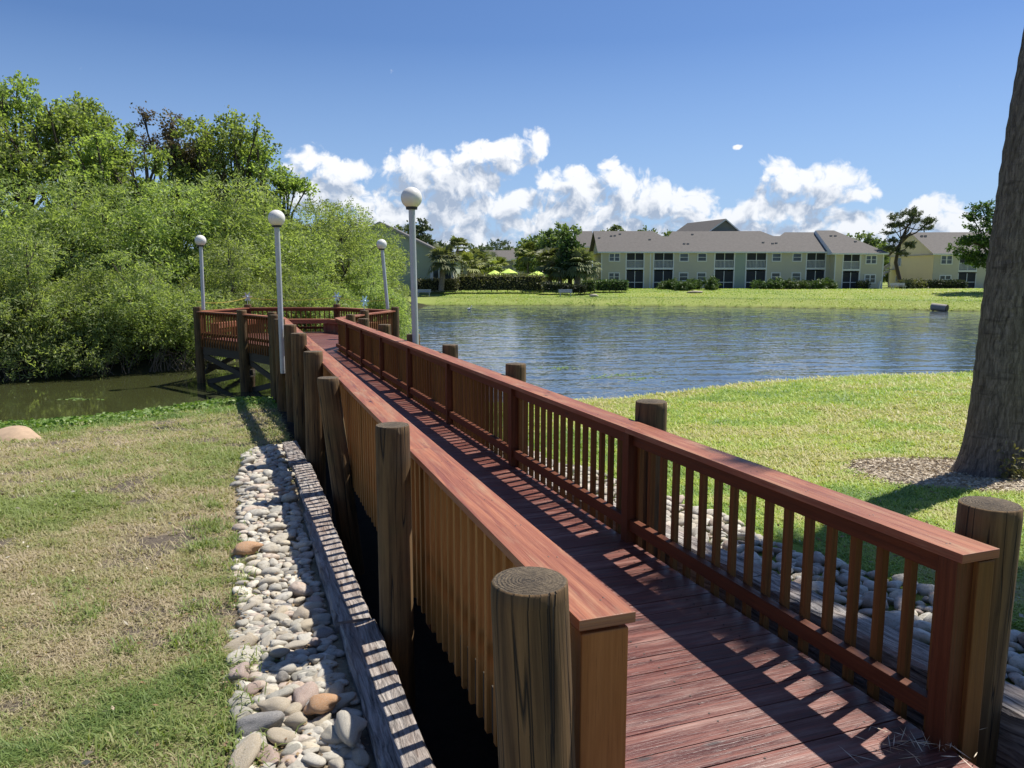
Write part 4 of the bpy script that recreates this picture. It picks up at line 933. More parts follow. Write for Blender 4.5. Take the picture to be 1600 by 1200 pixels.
# ================================================================= buildings
def window(par, x0, x1, z0, z1, y, mull=1, lab=None):
    f = MB(); t = .13; d = .08
    f.box(x0-t, x1+t, y-d, y+.02, z1, z1+t); f.box(x0-t, x1+t, y-d, y+.02, z0-t, z0); f.box(x0-t, x0, y-d, y+.02, z0, z1); f.box(x1, x1+t, y-d, y+.02, z0, z1)
    f.box(x0, x1, y-d+.02, y-.02, (z0+z1)/2-.03, (z0+z1)/2+.03)
    if mull > 1: f.box((x0+x1)/2-.07, (x0+x1)/2+.07, y-d+.01, y-.01, z0, z1)
    w_ = f.build('window', M['white'], par); p = MB(); p.box(x0, x1, y-.03, y-.005, z0, z1); p.build('pane', M['glass'], w_)
def porch(par, x0, x1, z0, z1, y, upper):
    f = MB(); t = .10
    f.box(x0-t, x0, y-.10, y+.06, z0, z1); f.box(x1, x1+t, y-.10, y+.06, z0, z1); f.box((x0+x1)/2-.04, (x0+x1)/2+.04, y-.06, y+.02, z0, z1)
    f.box(x0, x1, y-.07, y+.03, z0+.95, z0+1.03)
    if upper: f.box(x0-t, x1+t, y-.13, y+.05, z0-.28, z0)
    if upper:
        n = 14
        for i in range(1, n):
            xx = x0+(x1-x0)*i/n
            if abs(i-n/2) > .4: f.box(xx-.02, xx+.02, y-.05, y-.01, z0+.05, z0+.95)
    o = f.build('screened_porch', M['white'], par)
    s_ = MB(); s_.box(x0, x1, y+.035, y+.05, z0, z1); s_.build('screen', M['screen'], o)
    if upper: s_ = MB(); s_.box(x0, x1, y-.008, y+.0, z0+.04, z0+.95); s_.build('knee_panel', M['screenlow'], o)
def bx(px, Y_): return aty(px, 430, Y_)[0]
def bz(py, Y_): return aty(800, py, Y_)[1]
GZ = 1.66
def rooff(prof, Yf, depth, ze, slope, over=.45):
    """prof: list of (x, run) ridge profile; front slope climbs from the eave by 'run' metres"""
    b = MB(); y0 = Yf-over; z0 = ze-.02
    def P3(x_, s_): return (x_, y0+s_, z0+s_*slope)
    T = (0,0,.16)
    n = len(prof)
    for i in range(n-1):
        (xa, sa), (xb, sb) = prof[i], prof[i+1]
        ea, eb = (xa,y0,z0), (xb,y0,z0)
        ba, bb = (xa,Yf+depth+over,z0), (xb,Yf+depth+over,z0)
        b.face([(xa,y0,z0),(xb,y0,z0),P3(xb,sb),P3(xa,sa)]); b.face([P3(xa,sa),P3(xb,sb),bb,ba])
        b.face([(xa,y0,z0-.2),(xb,y0,z0-.2),eb,ea], m=1)
        b.face([(xa,y0,z0-.2),ba[:2]+(z0-.2,),bb[:2]+(z0-.2,),(xb,y0,z0-.2)], m=1)
    return b
# --- main apartment block
A1 = empty('apartment_building', (bx(940,108), 108, GZ), label='long two storey beige apartment building with grey roof and screened porches across the lake', cat='building')
class Loc(MB):
    def __init__(s, root): super().__init__(); s.r = root
    def build(s, name, mats, parent=None, **kw):
        l = s.r.location; s.v = [(p[0]-l.x, p[1]-l.y, p[2]-l.z) for p in s.v]; return super().build(name, mats, parent or s.r, **kw)
_OMB = MB
def with_root(root, fn, *a, **k_):
    """run a part builder in world coordinates, store it relative to its building"""
    before = set(bpy.data.objects); fn(root, *a, **k_)
    for o in set(bpy.data.objects)-before:
        if o.type == 'MESH': o.data.transform(__import__('mathutils').Matrix.Translation(-root.location))
ZE = bz(393, 108)
def seg(root, px0, px1, Yf, m_, z0=GZ-.6, z1=None, dep=12, name='wall'):
    b = Loc(root); b.box(bx(px0,Yf), bx(px1,Yf), Yf, Yf+dep, z0, z1 or ZE); return b.build(name, M[m_])
Y1 = 108
seg(A1, 940, 978, Y1, 'sidbeige'); seg(A1, 1006, 1021, Y1-.02, 'sidlight'); seg(A1, 1052, 1116, Y1, 'sidbeige'); seg(A1, 1147, 1165, Y1+.0, 'sidgreen'); seg(A1, 1197, 1259, Y1, 'sidbeige'); seg(A1, 1289, 1307, Y1, 'sidbeige')
b = Loc(A1); b.box(bx(940,Y1)-.01, bx(1306,Y1), Y1+1.9, Y1+11.9, GZ-.6, ZE-.01); b.build('rear_wall', M['sidgrey'])
b = Loc(A1)
xa, xb_ = bx(940,Y1)-.02, bx(940,Y1)-.05
b.box(xb_, xa, Y1+.02, Y1+11.9, GZ-.6, ZE); gp = [(xb_,Y1,ZE),(xb_,Y1+12,ZE),(xb_,Y1+6,ZE+3.0)]; b.face(gp); b.face([(xa,p[1],p[2]) for p in gp][::-1]); b.build('gable_wall', M['sidyellow'])
zu0, zu1, zl0, zl1 = bz(418,Y1), bz(394,Y1)-.02, GZ-.05, bz(423.5,Y1)
for (p0, p1) in ((978,1006),(1021,1052),(1116,1147),(1165,1197),(1259,1289)):
    for up in (1, 0): with_root(A1, porch, bx(p0,Y1)+.1, bx(p1,Y1)-.1, zu0 if up else zl0, zu1 if up else zl1, Y1+.12, up)
    b = Loc(A1); b.box(bx(p0,Y1), bx(p1,Y1), Y1+.19, Y1+1.8, zu0-.27, zu0-.05); b.build('porch_floor', M['concrete'])
for (p0, p1, mu) in ((952,967,2),(1062,1074,1),(1090,1102,1),(1206,1218,1),(1238,1250,1)):
    for (q0, q1) in ((396.5,407.5),(427,438)): with_root(A1, window, bx(p0,Y1), bx(p1,Y1), bz(q1,Y1), bz(q0,Y1), Y1, mu)
for p in (940,978,1006,1016,1021,1052,1116,1147,1165,1197,1259,1289): b = Loc(A1); b.box(bx(p,Y1)-.1, bx(p,Y1)+.05, Y1-.05, Y1-.003 if p not in (1006,1016,1021) else Y1-.023, GZ-.3, ZE-.2); b.build('corner_trim', M['white'])
sl = .5
def run(py, px=0): return None
r1 = 6.3; pr = [(bx(936,Y1)-.3,r1),(bx(1030,Y1),r1),(bx(1043,Y1),4.6),(bx(1052,Y1),4.6),(bx(1062,Y1),6.2),(bx(1206,Y1),6.3),(bx(1222,Y1),4.7),(bx(1232,Y1),4.7),(bx(1244,Y1),5.9),(bx(1300,Y1),5.9)]
b = rooff(pr, Y1, 12, ZE, sl); b.v = [(p[0]-A1.location.x, p[1]-A1.location.y, p[2]-A1.location.z) for p in b.v]; rf = b.build('roof', [M['roof'], M['white']], A1)
b = Loc(A1)
for (px, s_) in ((940,4.),(960,4.6),(966,4.7),(1020,3.5),(1072,2.2),(1078,2.2),(1092,5.1),(1198,2.6),(1212,2.3),(1218,2.4),(975,5.2)): x_ = bx(px,Y1); b.box(x_-.15, x_+.15, Y1+s_-.55, Y1+s_-.25, ZE+s_*sl-.3, ZE+s_*sl+.12)
b.build('vent', M['vent'], rf)
# tower gable
xg0, xg1, Yt = bx(1097,115), bx(1158,115), 115; xm = (xg0+xg1)/2+.2; zt = bz(342,115); zb_ = bz(372,115); b = Loc(A1)
b.face([(xg0+.4,Yt,zb_-2),(xg1-.4,Yt,zb_-2),(xg1-.4,Yt,zb_+.9),(xm,Yt,zt-.3),(xg0+.4,Yt,zb_+.9)]); b.build('gable', M['sidgrey'])
b = Loc(A1)
for (xs, xe) in ((xg0-.3, xm),(xg1+.3, xm)):
    b.face([(xs,Yt-.5,zb_+.3),(xe,Yt-.5,zt),(xe-3.5,Yt+9,zt),(xs-3.5,Yt+9,zb_+.3)]); b.face([(xs,Yt-.52,zb_+.1),(xe,Yt-.52,zt-.22),(xe,Yt-.52,zt),(xs,Yt-.52,zb_+.3)], m=1)
b.build('gable_roof', [M['roof'], M['white']])
# right projecting wing
Y2 = 106.2
seg(A1, 1304, 1316, Y2, 'sidlight', dep=14, name='wing_wall', z1=bz(395.5,Y2)); seg(A1, 1343, 1379, Y2, 'sidbeige', dep=14, name='wing_wall', z1=bz(395.5,Y2))
b = Loc(A1); b.box(bx(1304,Y2)+.02, bx(1379,Y2)-.02, Y2+1.9, Y2+13.9, GZ-.6, bz(395.5,Y2)-.01); b.build('rear_wall', M['sidgrey'])
for up in (1, 0): with_root(A1, porch, bx(1316,Y2)+.1, bx(1343,Y2)-.1, bz(420,Y2) if up else GZ-.05, bz(397,Y2) if up else bz(426,Y2), Y2+.12, up)
b = Loc(A1); b.box(bx(1316,Y2), bx(1343,Y2), Y2+.19, Y2+1.8, bz(420,Y2)-.27, bz(420,Y2)-.05); b.build('porch_floor', M['concrete'])
for (q0, q1) in ((400,411.5),(430,441.5)): with_root(A1, window, bx(1352,Y2), bx(1367,Y2), bz(q1,Y2), bz(q0,Y2), Y2, 2)
for p in (1304,1316,1343,1378.6): b = Loc(A1); b.box(bx(p,Y2)-.08, bx(p,Y2)+.07, Y2-.05, Y2-.003, GZ-.3, bz(395.5,Y2)-.2); b.build('corner_trim', M['white'])
b = rooff([(bx(1302,Y2)-.3,.6),(bx(1302,Y2)-.25,.6),(bx(1268,Y2),6.9),(bx(1330,Y2),6.9),(bx(1381,Y2)+.3,.05)], Y2, 14, bz(395.5,Y2), .49)
ze2 = bz(395.5,Y2); x0_, x1_ = bx(1300,Y2)-.3, bx(1381,Y2)+.3; ya, yb2 = Y2-.45, Y2+14.45; zr = ze2+7.0*.49; xr0, xr1 = bx(1268,Y2)+.2, bx(1330,Y2); ym = Y2+6.6
b = Loc(A1); b.face([(x0_,ya,ze2),(x1_,ya,ze2),(xr1,ym,zr),(xr0+2.6,ym,zr)]); b.face([(x1_,ya,ze2),(x1_,yb2,ze2),(xr1,ym,zr)]); b.face([(x1_,yb2,ze2),(x0_,yb2,ze2),(xr0+2.6,ym,zr),(xr1,ym,zr)])
b.face([(x0_,ya,ze2-.2),(x1_,ya,ze2-.2),(x1_,ya,ze2),(x0_,ya,ze2)], m=1); b.face([(x0_,ya,ze2-.2),(x0_,yb2,ze2-.2),(x1_,yb2,ze2-.2),(x1_,ya,ze2-.2)], m=1); b.face([(x0_,ya,ze2-.2),(x0_,ya,ze2),(xr0+2.6,ym,zr),(x0_,yb2,ze2),(x0_,yb2,ze2-.2)], m=1)
rf2 = b.build('roof', [M['roof'], M['white']])
b = Loc(A1)
for px in (1317,1324,1348): x_ = bx(px,Y2); s_ = 5.2 if px < 1340 else 3.4; b.box(x_-.15, x_+.15, Y2+s_-.6, Y2+s_-.3, ze2+s_*.47-.2, ze2+s_*.49+.1)
b.build('vent', M['vent'], rf2)
# --- right yellow building
Y3 = 112; A2 = empty('apartment_building', (bx(1457,Y3), Y3, GZ), label='apartment building with bright yellow gable side wall and outdoor stair right of the pine', cat='building')
ze = bz(396,Y3); b = Loc(A2); b.box(bx(1457,Y3)+.03, bx(1497,Y3), Y3, Y3+13, GZ-.6, ze); b.box(bx(1526,Y3), bx(1600,Y3), Y3, Y3+13, GZ-.6, ze); b.build('wall', M['sidbeige'])
b = Loc(A2); b.box(bx(1457,Y3)+.05, bx(1600,Y3)-.1, Y3+1.9, Y3+12.9, GZ-.6, ze-.01); b.build('rear_wall', M['sidgrey'])
b = Loc(A2); xa = bx(1457,Y3); b.box(xa-.03, xa+.01, Y3+.0, Y3+13, GZ-.6, ze); b.face([(xa-.03,Y3,ze),(xa-.03,Y3+13,ze),(xa-.03,Y3+6.5,ze+3.2)]); b.build('gable_wall', M['sidyellow'])
for up in (1, 0): with_root(A2, porch, bx(1497,Y3)+.1, bx(1526,Y3)-.1, bz(422,Y3) if up else GZ-.05, bz(397,Y3) if up else bz(427,Y3), Y3+.12, up)
for (q0, q1) in ((400,412),(431,442)): with_root(A2, window, bx(1469,Y3), bx(1485,Y3), bz(q1,Y3), bz(q0,Y3), Y3, 2)
def sidewin(root, y0, y1, z0, z1, x_):
    f = MB(); f.box(x_-.08, x_, y0-.12, y0, z0-.1, z1+.1); f.box(x_-.08, x_, y1, y1+.12, z0-.1, z1+.1); f.box(x_-.08, x_, y0, y1, z1, z1+.1); f.box(x_-.08, x_, y0, y1, z0-.1, z0); w_ = f.build('window', M['white'], root); p = MB(); p.box(x_-.03, x_-.01, y0, y1, z0, z1); p.build('pane', M['glass'], w_)
with_root(A2, sidewin, Y3+9.2, Y3+10.4, GZ+3.4, GZ+4.6, xa-.03); with_root(A2, sidewin, Y3+9.2, Y3+10.4, GZ+.8, GZ+1.8, xa-.03); with_root(A1, sidewin, Y1+3, Y1+4.2, GZ+.6, GZ+1.8, bx(940,Y1)-.05)
b = rooff([(xa-.4,6.9),(bx(1600,Y3)+.4,6.9)], Y3, 13, ze, .49); b.v = [(p[0]-A2.location.x, p[1]-A2.location.y, p[2]-A2.location.z) for p in b.v]; b.build('roof', [M['roof'], M['white']], A2)
b = Loc(A2)
for i in range(14): b.box(xa-5.2+i*.3, xa-4.9+i*.3, Y3+10.5, Y3+11.7, GZ+i*.2-.15, GZ+i*.2+.05)
b.bar((xa-5.3,Y3+10.4,GZ+.8), (xa-1.2,Y3+10.4,GZ+3.6), .08, .5); b.box(xa-1.3, xa-.03, Y3+10.3, Y3+12, GZ+2.75, GZ+2.9); b.box(xa-1.3,xa-1.2,Y3+10.3,Y3+10.4,GZ,GZ+5); b.build('stair', M['concrete'])
b = Loc(A2)
for px in (1464,1470): x_ = bx(px,Y3); b.box(x_-.15, x_+.15, Y3+4.8, Y3+5.1, ze+2.4, ze+2.85)
b.build('vent', M['vent'])
# --- clubhouse (sage gable) and distant houses
Y4 = 101; A3 = empty('clubhouse', (bx(712,Y4), Y4, GZ), label='sage green gabled clubhouse with wide glass doors behind the cabbage palm', cat='building')
xr_ = bx(712,Y4); pk = bx(596,Y4); xl_ = 2*pk-xr_; ze = bz(404,Y4); zp = bz(347,Y4)
b = Loc(A3); fpts = [(xl_,Y4,GZ-.6),(xr_,Y4,GZ-.6),(xr_,Y4,ze),(pk,Y4,zp),(xl_,Y4,ze)]; b.face(fpts); b.face([(xr_,Y4,GZ-.6),(xr_,Y4+14,GZ-.6),(xr_,Y4+14,ze),(xr_,Y4,ze)]); b.face([(p[0],Y4+14,p[2]) for p in fpts][::-1]); b.face([(xl_,Y4+14,GZ-.6),(xl_,Y4,GZ-.6),(xl_,Y4,ze),(xl_,Y4+14,ze)]); b.build('wall', M['sidclub'])
b = Loc(A3)
for (xs, s_) in ((xr_+.5,1),(xl_-.5,-1)):
    zz_ = ze-.5*(zp-ze)/(xr_-pk); b.face([(xs,Y4-.5,zz_),(pk,Y4-.5,zp+.05),(pk,Y4+14.5,zp+.05),(xs,Y4+14.5,zz_)]); b.face([(xs,Y4-.52,zz_-.25),(pk,Y4-.52,zp-.2),(pk,Y4-.52,zp+.05),(xs,Y4-.52,zz_)], m=1)
b.build('roof', [M['roof'], M['vent']])
def door(root, x0, x1, z0, z1, y):
    f = MB(); 
    for xx in (x0, x0+(x1-x0)*.33, x0+(x1-x0)*.62, x1): f.box(xx-.08, xx+.08, y-.1, y, z0, z1)
    f.box(x0-.3, x1+.3, y-.1, y, z1, z1+.15); f.box(x0-.3,x0-.08,y-.08,y,z0,z1); f.box(x1+.08,x1+.3,y-.08,y,z0,z1); w_ = f.build('glass_door', M['white'], root); p = MB(); p.box(x0+.08, x1-.08, y-.04, y-.01, z0, z1); p.build('pane', M['glass'], w_)
with_root(A3, door, bx(676,Y4), bx(706,Y4), GZ, bz(419,Y4), Y4)
def far_house(px0, px1, Y_, pe, prd, m_, lab, wins, name='distant_house'):
    r_ = empty(name, (bx(px0,Y_), Y_, GZ), label=lab, cat='building'); x0, x1 = bx(px0,Y_), bx(px1,Y_); ze_ = bz(pe,Y_); b = Loc(r_); b.box(x0, x1, Y_, Y_+10, GZ-.6, ze_); b.build('wall', M[m_])
    b = rooff([(x0-.4,5.2),(x1+.4,5.2)], Y_, 10, ze_, (bz(prd,Y_+5)-ze_)/5.2); b.v = [(p[0]-r_.location.x, p[1]-r_.location.y, p[2]-r_.location.z) for p in b.v]; b.build('roof', [M['roof'], M['white']], r_)
    for (p0,p1,q0,q1) in wins: with_root(r_, window, bx(p0,Y_), bx(p1,Y_), bz(q1,Y_), bz(q0,Y_), Y_, 1)
far_house(716,748,150,410,398,'sidgrey','dim grey house between the clubhouse and the palms',((720,724,415,422),(733,738,418,424)))
far_house(752,806,158,406,391,'sidgrey','grey two storey house behind the lime umbrellas',((760,765,413,419),(780,785,412,418)))
far_house(802,860,140,404,388,'sidbeige','beige grey house left of the broad oak',((806,809,409,416),(811,815,408,416),(827,831,408,416),(845,850,408,416)))
far_house(904,925,128,385,361,'sidlight','part of a pale building with grey roof behind the main block',())
# ================================================================= far vegetation and objects
def palm(px, base_py, top_py, Y_, lab, mt='palm', s=1., tr_=.2, n=26):
    x_ = bx(px, Y_); z0 = GZ; zt_ = bz(top_py, Y_); H = zt_-z0; o = empty('palm_tree', (x_, Y_, z0-.05), label=lab, cat='tree', group='palms around the far lawn')
    b = MB(); ln = random.uniform(-.05,.05); b.tube([(0,0,0),(ln*H,0,H*.5),(ln*H*1.3,0,H-1.2*s)], [tr_*1.15,tr_,tr_*.85], 10, noise=.05); b.build('trunk', M['palmbark'], o, smooth=True)
    fan_fronds(n, (ln*H*1.3,0,H-1.1*s), 1.15*s, 1.05*s, 12, M[mt], o, droop=.2, tiltmin=-.75, w=.10*s); return o
palm(689,450,386,98,'dark cabbage palm in front of the clubhouse doors',tr_=.33,s=1.5,n=34)
palm(717,450,371,118,'tallest palm rising behind the clubhouse corner',s=1.35)
palm(733,450,398,112,'yellowish palm right of the clubhouse','palmy',s=1.5); palm(749,450,392,116,'green palm left of the umbrellas',s=1.4); palm(766,450,394,120,'palm behind the first umbrella',s=1.5); palm(779,450,402,112,'slim pale palm between two umbrellas','palmy',s=1.2,tr_=.12)
palm(825,450,382,112,'slender light green palm left of the broad oak','palmy',s=1.25,tr_=.14); palm(738,450,390,125,'palm with a narrow crown behind the yellowish palm',s=1.2)
palm(858,450,390,106,'stout cabbage palm in front of the broad oak',s=1.7,tr_=.38,n=34); palm(876,450,398,104,'palm right of the stout cabbage palm',s=1.5,tr_=.25); palm(903,450,391,103,'palm with thick trunk beside the main building',s=1.55,tr_=.35,n=34); palm(915,450,396,103,'thin palm touching the yellow gable',s=1.3,tr_=.12)
def broad(px, top, Y_, Wd, mt, lb, name='broadleaf_tree', ns=500, leaf=(.42,.3), nl=9, low=.35, grp='trees beyond the far lawn', bark='bark'):
    x_ = bx(px, Y_); H = bz(top, Y_)-GZ; L = []
    for i in range(nl):
        t = random.uniform(low,.9); a = random.random()*6.28; q = Wd*random.uniform(.1,.75)*math.sqrt(max(.1,1.1-t)); s_ = Wd*random.uniform(.28,.45); L.append((q*math.cos(a), q*math.sin(a), H*t-s_*.2, s_*1.1, s_*1.1, s_*.7))
    L.append((0,0,H-Wd*.25,Wd*.3,Wd*.3,Wd*.24))
    o = make_tree(name, L, ns, 16, mt, leaf, base=(0,0,H*.25), spread=.5, droop=.2, r0=.16, trunk_pts=([(0,0,-.3),(.1,0,H*.3),(0,0,H*.6)],[.35,.28,.15])); o.location = (x_, Y_, GZ); return setp(o, lb, 'tree', grp)
broad(874,352,112,4.8,'midleaf','broad oak left of the main apartment building',ns=420, nl=13); broad(836,372,120,4.2,'midleaf','round green tree left of the broad oak')
broad(890,372,104.5,2.6,'darkleaf','dark tree under the broad oak by the palms',ns=400)
for (px,tp,Y_,w_,lb) in ((655,342,135,5.5,'dark pine crown above the clubhouse roof'),(690,378,150,5,'small pine right of the clubhouse roof'),(785,378,190,9,'far dark tree mass behind the grey houses'),(755,384,185,8,'far tree left of the dark mass'),(822,384,170,6,'far tree behind the beige grey house'),(965,355,140,4,'treetop showing above the left end of the main roof'),(1010,355,145,4.5,'treetop showing above the main roof beside the notch'),(1046,364,140,3.5,'yellowish treetop in the notch of the main roof'),(1350,364,135,5,'green treetop behind the right end of the main roof'),(1260,372,150,3,'tiny treetop behind the roof right of the gable tower'),(1395,410,150,6,'dark trees seen between the two apartment buildings'),(1370,385,140,4,'low tree behind the right roof corner'),(1440,400,150,6,'tree behind the yellow gable'),(1700,360,120,8,'tree beyond the right edge'),(850,368,160,6,'far tree behind the broad oak')):
    broad(px, tp, Y_, w_, 'pine' if 'pine' in lb or 'far' in lb else 'midleaf', lb, ns=260, leaf=(.5,.3), low=.5)
# gnarled pine
def pine():
    Y_ = 108; x_ = bx(1411,Y_); H = bz(328,Y_)-GZ; o = empty('pine_tree', (x_,Y_,GZ), label='gnarled open crowned pine between the two apartment buildings', cat='tree'); b = MB()
    def q(px, py): return (bx(px,Y_)-x_, random.uniform(-1,1), bz(py,Y_)-GZ)
    tp = [(0,0,-.2),q(1402,410),q(1402,392),q(1409,374),q(1412,355),q(1418,340)]; b.tube(tp,[.30,.25,.22,.19,.14,.07],10,noise=.08)
    ends = [(1386,343),(1396,338),(1385,365),(1390,378),(1428,336),(1445,348),(1441,358),(1420,332),(1408,336),(1448,345),(1384,388),(1432,345),(1400,352),(1418,346),(1394,392),(1405,398),(1412,385),(1388,355)]
    L = []
    for i, (px, py) in enumerate(ends):
        e_ = q(px, py); st = tp[3] if i % 2 else tp[4]
        if py > 375: st = tp[2]
        m_ = ((st[0]+e_[0])/2, e_[1]*.5, (st[2]+e_[2])/2-.25); b.tube([st, m_, e_], [.10,.065,.03], 6); L.append((e_[0],e_[1],e_[2]+.15,.85,.85,.36))
    b.build('trunk', M['bark'], o, smooth=True); C, A, T = crown_points(L, 420, 22, .28, .0, (.2,1.05)); V, Fq = leaf_quads(C, A, .3, .09); np_mesh('crown', V, Fq, M['pine'], o, tint=T)
pine()
# oak behind the trunk at the right
x_ = bx(1548,88); Hh = bz(312,88)-GZ; L = [((bx(px,88)-x_), random.uniform(-1.5,1.5), bz(py,88)-GZ, rx_, rx_, rz_) for (px,py,rx_,rz_) in ((1530,325,1.2,.8),(1515,338,.9,.6),(1545,340,1.6,1.1),(1522,355,1.2,.5),(1508,376,1.4,.6),(1535,378,2.,1.),(1520,398,1.5,.8),(1555,365,2.4,1.8),(1540,405,1.8,.9),(1580,345,2.5,2.0),(1500,388,.9,.4),(1528,412,1.,.5))]
o = make_tree('oak_tree', L, 620, 18, 'oakleaf', (.26,.17), base=(.6,0,Hh*.3), spread=.34, droop=.15, r0=.14, surf=(.3,1.05), trunk_pts=([(.8,0,-.2),(.7,0,Hh*.3),(.3,0,Hh*.7)],[.3,.25,.12])); o.location = (x_,88,GZ); setp(o, 'oak with open leafy branches reaching out left of the big palm trunk', 'tree')
# hedges
def hedge(px0, px1, top, base, Y_, mt, lb, name='hedge', dep=1.4, leaf=(.22,.14), dens=60, rag=.12):
    x0, x1 = bx(px0,Y_), bx(px1,Y_); zt_ = bz(top,Y_); zb2 = min(GZ, bz(base,Y_)); o = empty(name, ((x0+x1)/2, Y_, zb2), label=lb, cat='hedge'); hw = (x1-x0)/2; H = zt_-zb2
    n = int(dens*(2*hw*H+2*hw*dep+2*dep*H)*1.2); C = rng.uniform(-1,1,(n,3))*np.array([hw,dep/2,1]); C[:,2] = rng.random(n)*H; f = rng.random(n); top_ = f < .4; fr_ = (f >= .4) & (f < .85)
    C[top_,2] = H+.2*(vnoise(C[top_,0], C[top_,1], .8, 7)-.6); C[fr_,1] = -dep/2; C[~top_ & ~fr_,0] = np.sign(C[~top_ & ~fr_,0])*hw; C += rng.normal(size=(n,3))*rag*np.array([1,1,.7])
    V, Fq = leaf_quads(C, rng.normal(size=(n,3)), leaf[0], leaf[1]); np_mesh('foliage', V, Fq, M[mt], o, tint=np.clip(rng.random(n),0,1)); b = MB()
    for i in range(max(2,int(hw*1.5))): xx = random.uniform(-hw,hw)*.95; b.tube([(xx,0,-.2),(xx+.1,0,H*.85)],[.05,.02],5)
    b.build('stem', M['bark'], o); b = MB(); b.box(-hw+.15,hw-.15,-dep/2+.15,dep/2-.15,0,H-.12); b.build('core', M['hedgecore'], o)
M['hedgecore'] = simple('hedge_inner_shade', (.02,.022,.010), 1, nscale=4)  # near-black core box paints the shade deep inside the hedge leaves
hedge(650,715,437,450,99,'hedgeo','clipped olive hedge under the clubhouse wall'); hedge(715,848,431,448,100,'hedgeo','long loose olive hedge in front of the umbrellas',leaf=(.26,.12),rag=.25)
hedge(848,888,443,452,98,'hedged','low dark hedge behind the right bench'); hedge(888,916,446,457,97,'hedged','dark clipped hedge right of the right bench'); hedge(909,930,440,455,98,'hedgeg','square green hedge block beside the main building'); hedge(932,980,439,454,100,'hedgeg','rectangular green hedge along the left wall of the main building')
hedge(1340,1357,441,450,104.5,'hedged','small dark hedge at the right end of the main building'); hedge(1408,1440,440,452,106,'hedgeo','brownish hedge left of the yellow gable wall',rag=.25); hedge(1418,1507,439,454,107,'hedged','long dark hedge under the yellow gable building')
def bush(px, py_top, py_base, Y_, Wd, lb, mt='hedgeg', leaf=(.42,.10)):
    x_ = bx(px,Y_); H = bz(py_top,Y_)-GZ+.2; L = [(random.uniform(-.6,.6)*Wd, random.uniform(-.5,.5), H*random.uniform(.3,.75), Wd*.4, .7, H*.35) for _ in range(5)]
    o = make_tree('shrub', L, 130, 14, mt, leaf, spread=.3, droop=.8, r0=.05, twigs=1, part='foliage'); o.location = (x_,Y_,GZ-.1); setp(o, lb, 'shrub', 'shrubs in front of the main building')
for (px,t_,Y_,w_,lb) in ((1043,438,104,1.3,'leafy shrub under the second porch'),(1058,442,103,1.2,'low shrub right of the shrub under the second porch'),(1072,441,101.5,1.3,'spiky shrub standing forward on the lawn'),(1086,440,103.5,1.1,'shrub at the right end of the first shrub row'),(1113,437,102,1.1,'round solitary shrub before the third porch'),(1190,440,103,1.2,'left shrub of the middle row'),(1210,436,102,1.8,'tallest shrub of the middle row'),(1228,439,102,1.4,'shrub right of the tallest middle shrub'),(1240,441,103,1.2,'right shrub of the middle row'),(1270,440,102,1.4,'shrub before the fifth porch'),(1258,442,103,1.,'small dark shrub left of the shrub before the fifth porch'),(1293,438,103.5,1.2,'shrub at the inner corner of the right wing')):
    bush(px, t_, 452, Y_, w_, lb)
# umbrellas
for (px, tp, Y_, r_, lb) in ((773,422,106,1.25,'lime green umbrella, leftmost of three'),(795,419.5,108,1.25,'lime green umbrella in the middle of three'),(840,423,103,1.45,'lime green umbrella at the right, the largest')):
    x_ = bx(px,Y_); zt_ = bz(tp,Y_); o = empty('umbrella', (x_,Y_,GZ), random.random(), label=lb, cat='umbrella', group='lime umbrellas behind the long hedge'); H = zt_-GZ
    b = MB(); b.tube([(0,0,0),(0,0,H)], [.035]*2, 8); b.build('pole', M['white'], o); b = MB()
    for i in range(8):
        a0, a1 = i*math.pi/4, (i+1)*math.pi/4; p0 = (r_*math.cos(a0),r_*math.sin(a0),H-.62); p1 = (r_*math.cos(a1),r_*math.sin(a1),H-.62); b.face([(0,0,H),p0,p1]); b.face([p0,(p0[0],p0[1],H-.8),(p1[0],p1[1],H-.8),p1])
    b.build('canopy', M['lime'], o)
def bench(px, py, Y_, lb, L=1.7):
    x_ = bx(px,Y_); z_ = gz(x_,Y_); o = empty('park_bench', (x_,Y_,z_), .05, label=lb, cat='bench', group='benches on the far lawn')
    b = MB()
    for k_ in range(3): b.bar((-L/2,-.15+.15*k_,.45),(L/2,-.15+.15*k_,.45),.12,.04)
    b.build('seat', M['galv'], o); b = MB()
    for k_ in range(2): b.bar((-L/2,.28,.62+.17*k_),(L/2,.28,.62+.17*k_),.03,.13)
    b.build('backrest', M['galv'], o)
    for s_ in (-1,1): b = MB(); b.bar((s_*L*.38,-.2,0),(s_*L*.38,-.2,.45),.06,.06); b.bar((s_*L*.38,.22,0),(s_*L*.38,.28,.85),.06,.06); b.build('leg', M['galv'], o)
bench(662,448,95,'grey bench left of the cabbage palm near the clubhouse'); bench(884,452,95,'grey bench before the dark hedge near the broad oak'); bench(1405,451,99,'grey bench on the lawn between the two apartment buildings',2.)
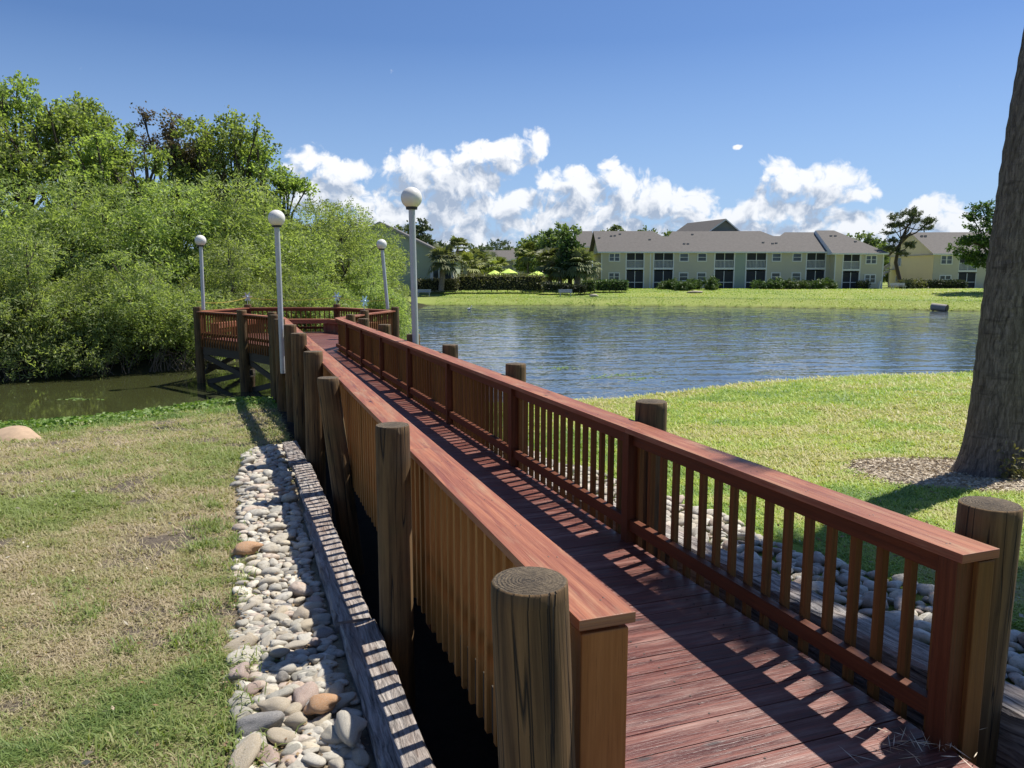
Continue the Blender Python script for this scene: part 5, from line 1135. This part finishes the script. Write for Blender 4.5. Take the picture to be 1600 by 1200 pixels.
# kerb-like white object, pale rock, culvert, bird
x_, y_ = at(1480, 481, .35); b = MB(); 
pts = [(0,0,0),(-.85,1.2,.12)]; b.tube(pts, [.36,.36], 20, capt=False); b.tube([(.012,-.02,0),(-.85,1.2,.12)], [.31,.31], 20, m=1, capt=True); b.build('drain_pipe', [M['pipe'], M['black']], loc=(x_,y_,.30), smooth=True, label='fat grey drain pipe with a dark mouth on the far right bank', cat='pipe')  # black plug in the mouth paints the shade inside the hollow pipe
x_, y_ = at(928, 463, 1.); o = bpy.data.objects.new('rock', rmesh('stone_tan', 4, .3)); COL.objects.link(o); o.location = (x_,y_,gz(x_,y_)+.1); o.scale = (.75,.4,.25); setp(o,'pale flat rock lying on the far bank below the hedge block','rock')
x_, y_ = at(1086, 462, 1.); o = bpy.data.objects.new('rock', rmesh('stone_tan', 5, .3)); COL.objects.link(o); o.location = (x_,y_,gz(x_,y_)+.05); o.scale = (.8,.5,.3); setp(o,'tan mound shaped rock on the far bank below the spiky shrub','rock')
x_ = bx(1374,104); b = MB(); b.bar((0,0,0),(.15,0,1.1),.5,.12); b.bar((-.1,0,0),(.55,-.3,.1),.35,.08); b.build('downspout', M['white'], loc=(x_,104,GZ), label='small white splash block and downspout at the right corner of the main building', cat='downspout')
x_, y_ = at(733, 484, 0); b = MB(); b.tube([(-.28,0,.16),(-.18,0,.14),(0,0,.13),(.16,0,.14),(.24,0,.22),(.25,0,.36),(.26,0,.46),(.31,0,.50),(.38,0,.48),(.46,0,.46)], [.02,.08,.13,.11,.06,.04,.04,.055,.03,.008], 12)
b.build('water_bird', M['feather'], loc=(x_,y_,0), smooth=True, label='pale water bird swimming near the far left shore', cat='bird').scale = (.8,.8,.8)
# fine hose in the channel
b = MB(); b.tube([(xl(y_)-.36+.05*math.sin(y_*2), y_, .75+.1*math.sin(y_*3)) for y_ in np.linspace(3.4,6.,14)], [.009]*14, 8); b.build('hose', M['pole'], smooth=True, label='thin grey hose hanging in the dark gap beside the left pickets', cat='hose')
S.render.engine = 'CYCLES'
S.render.resolution_x = 1024; S.render.resolution_y = 768
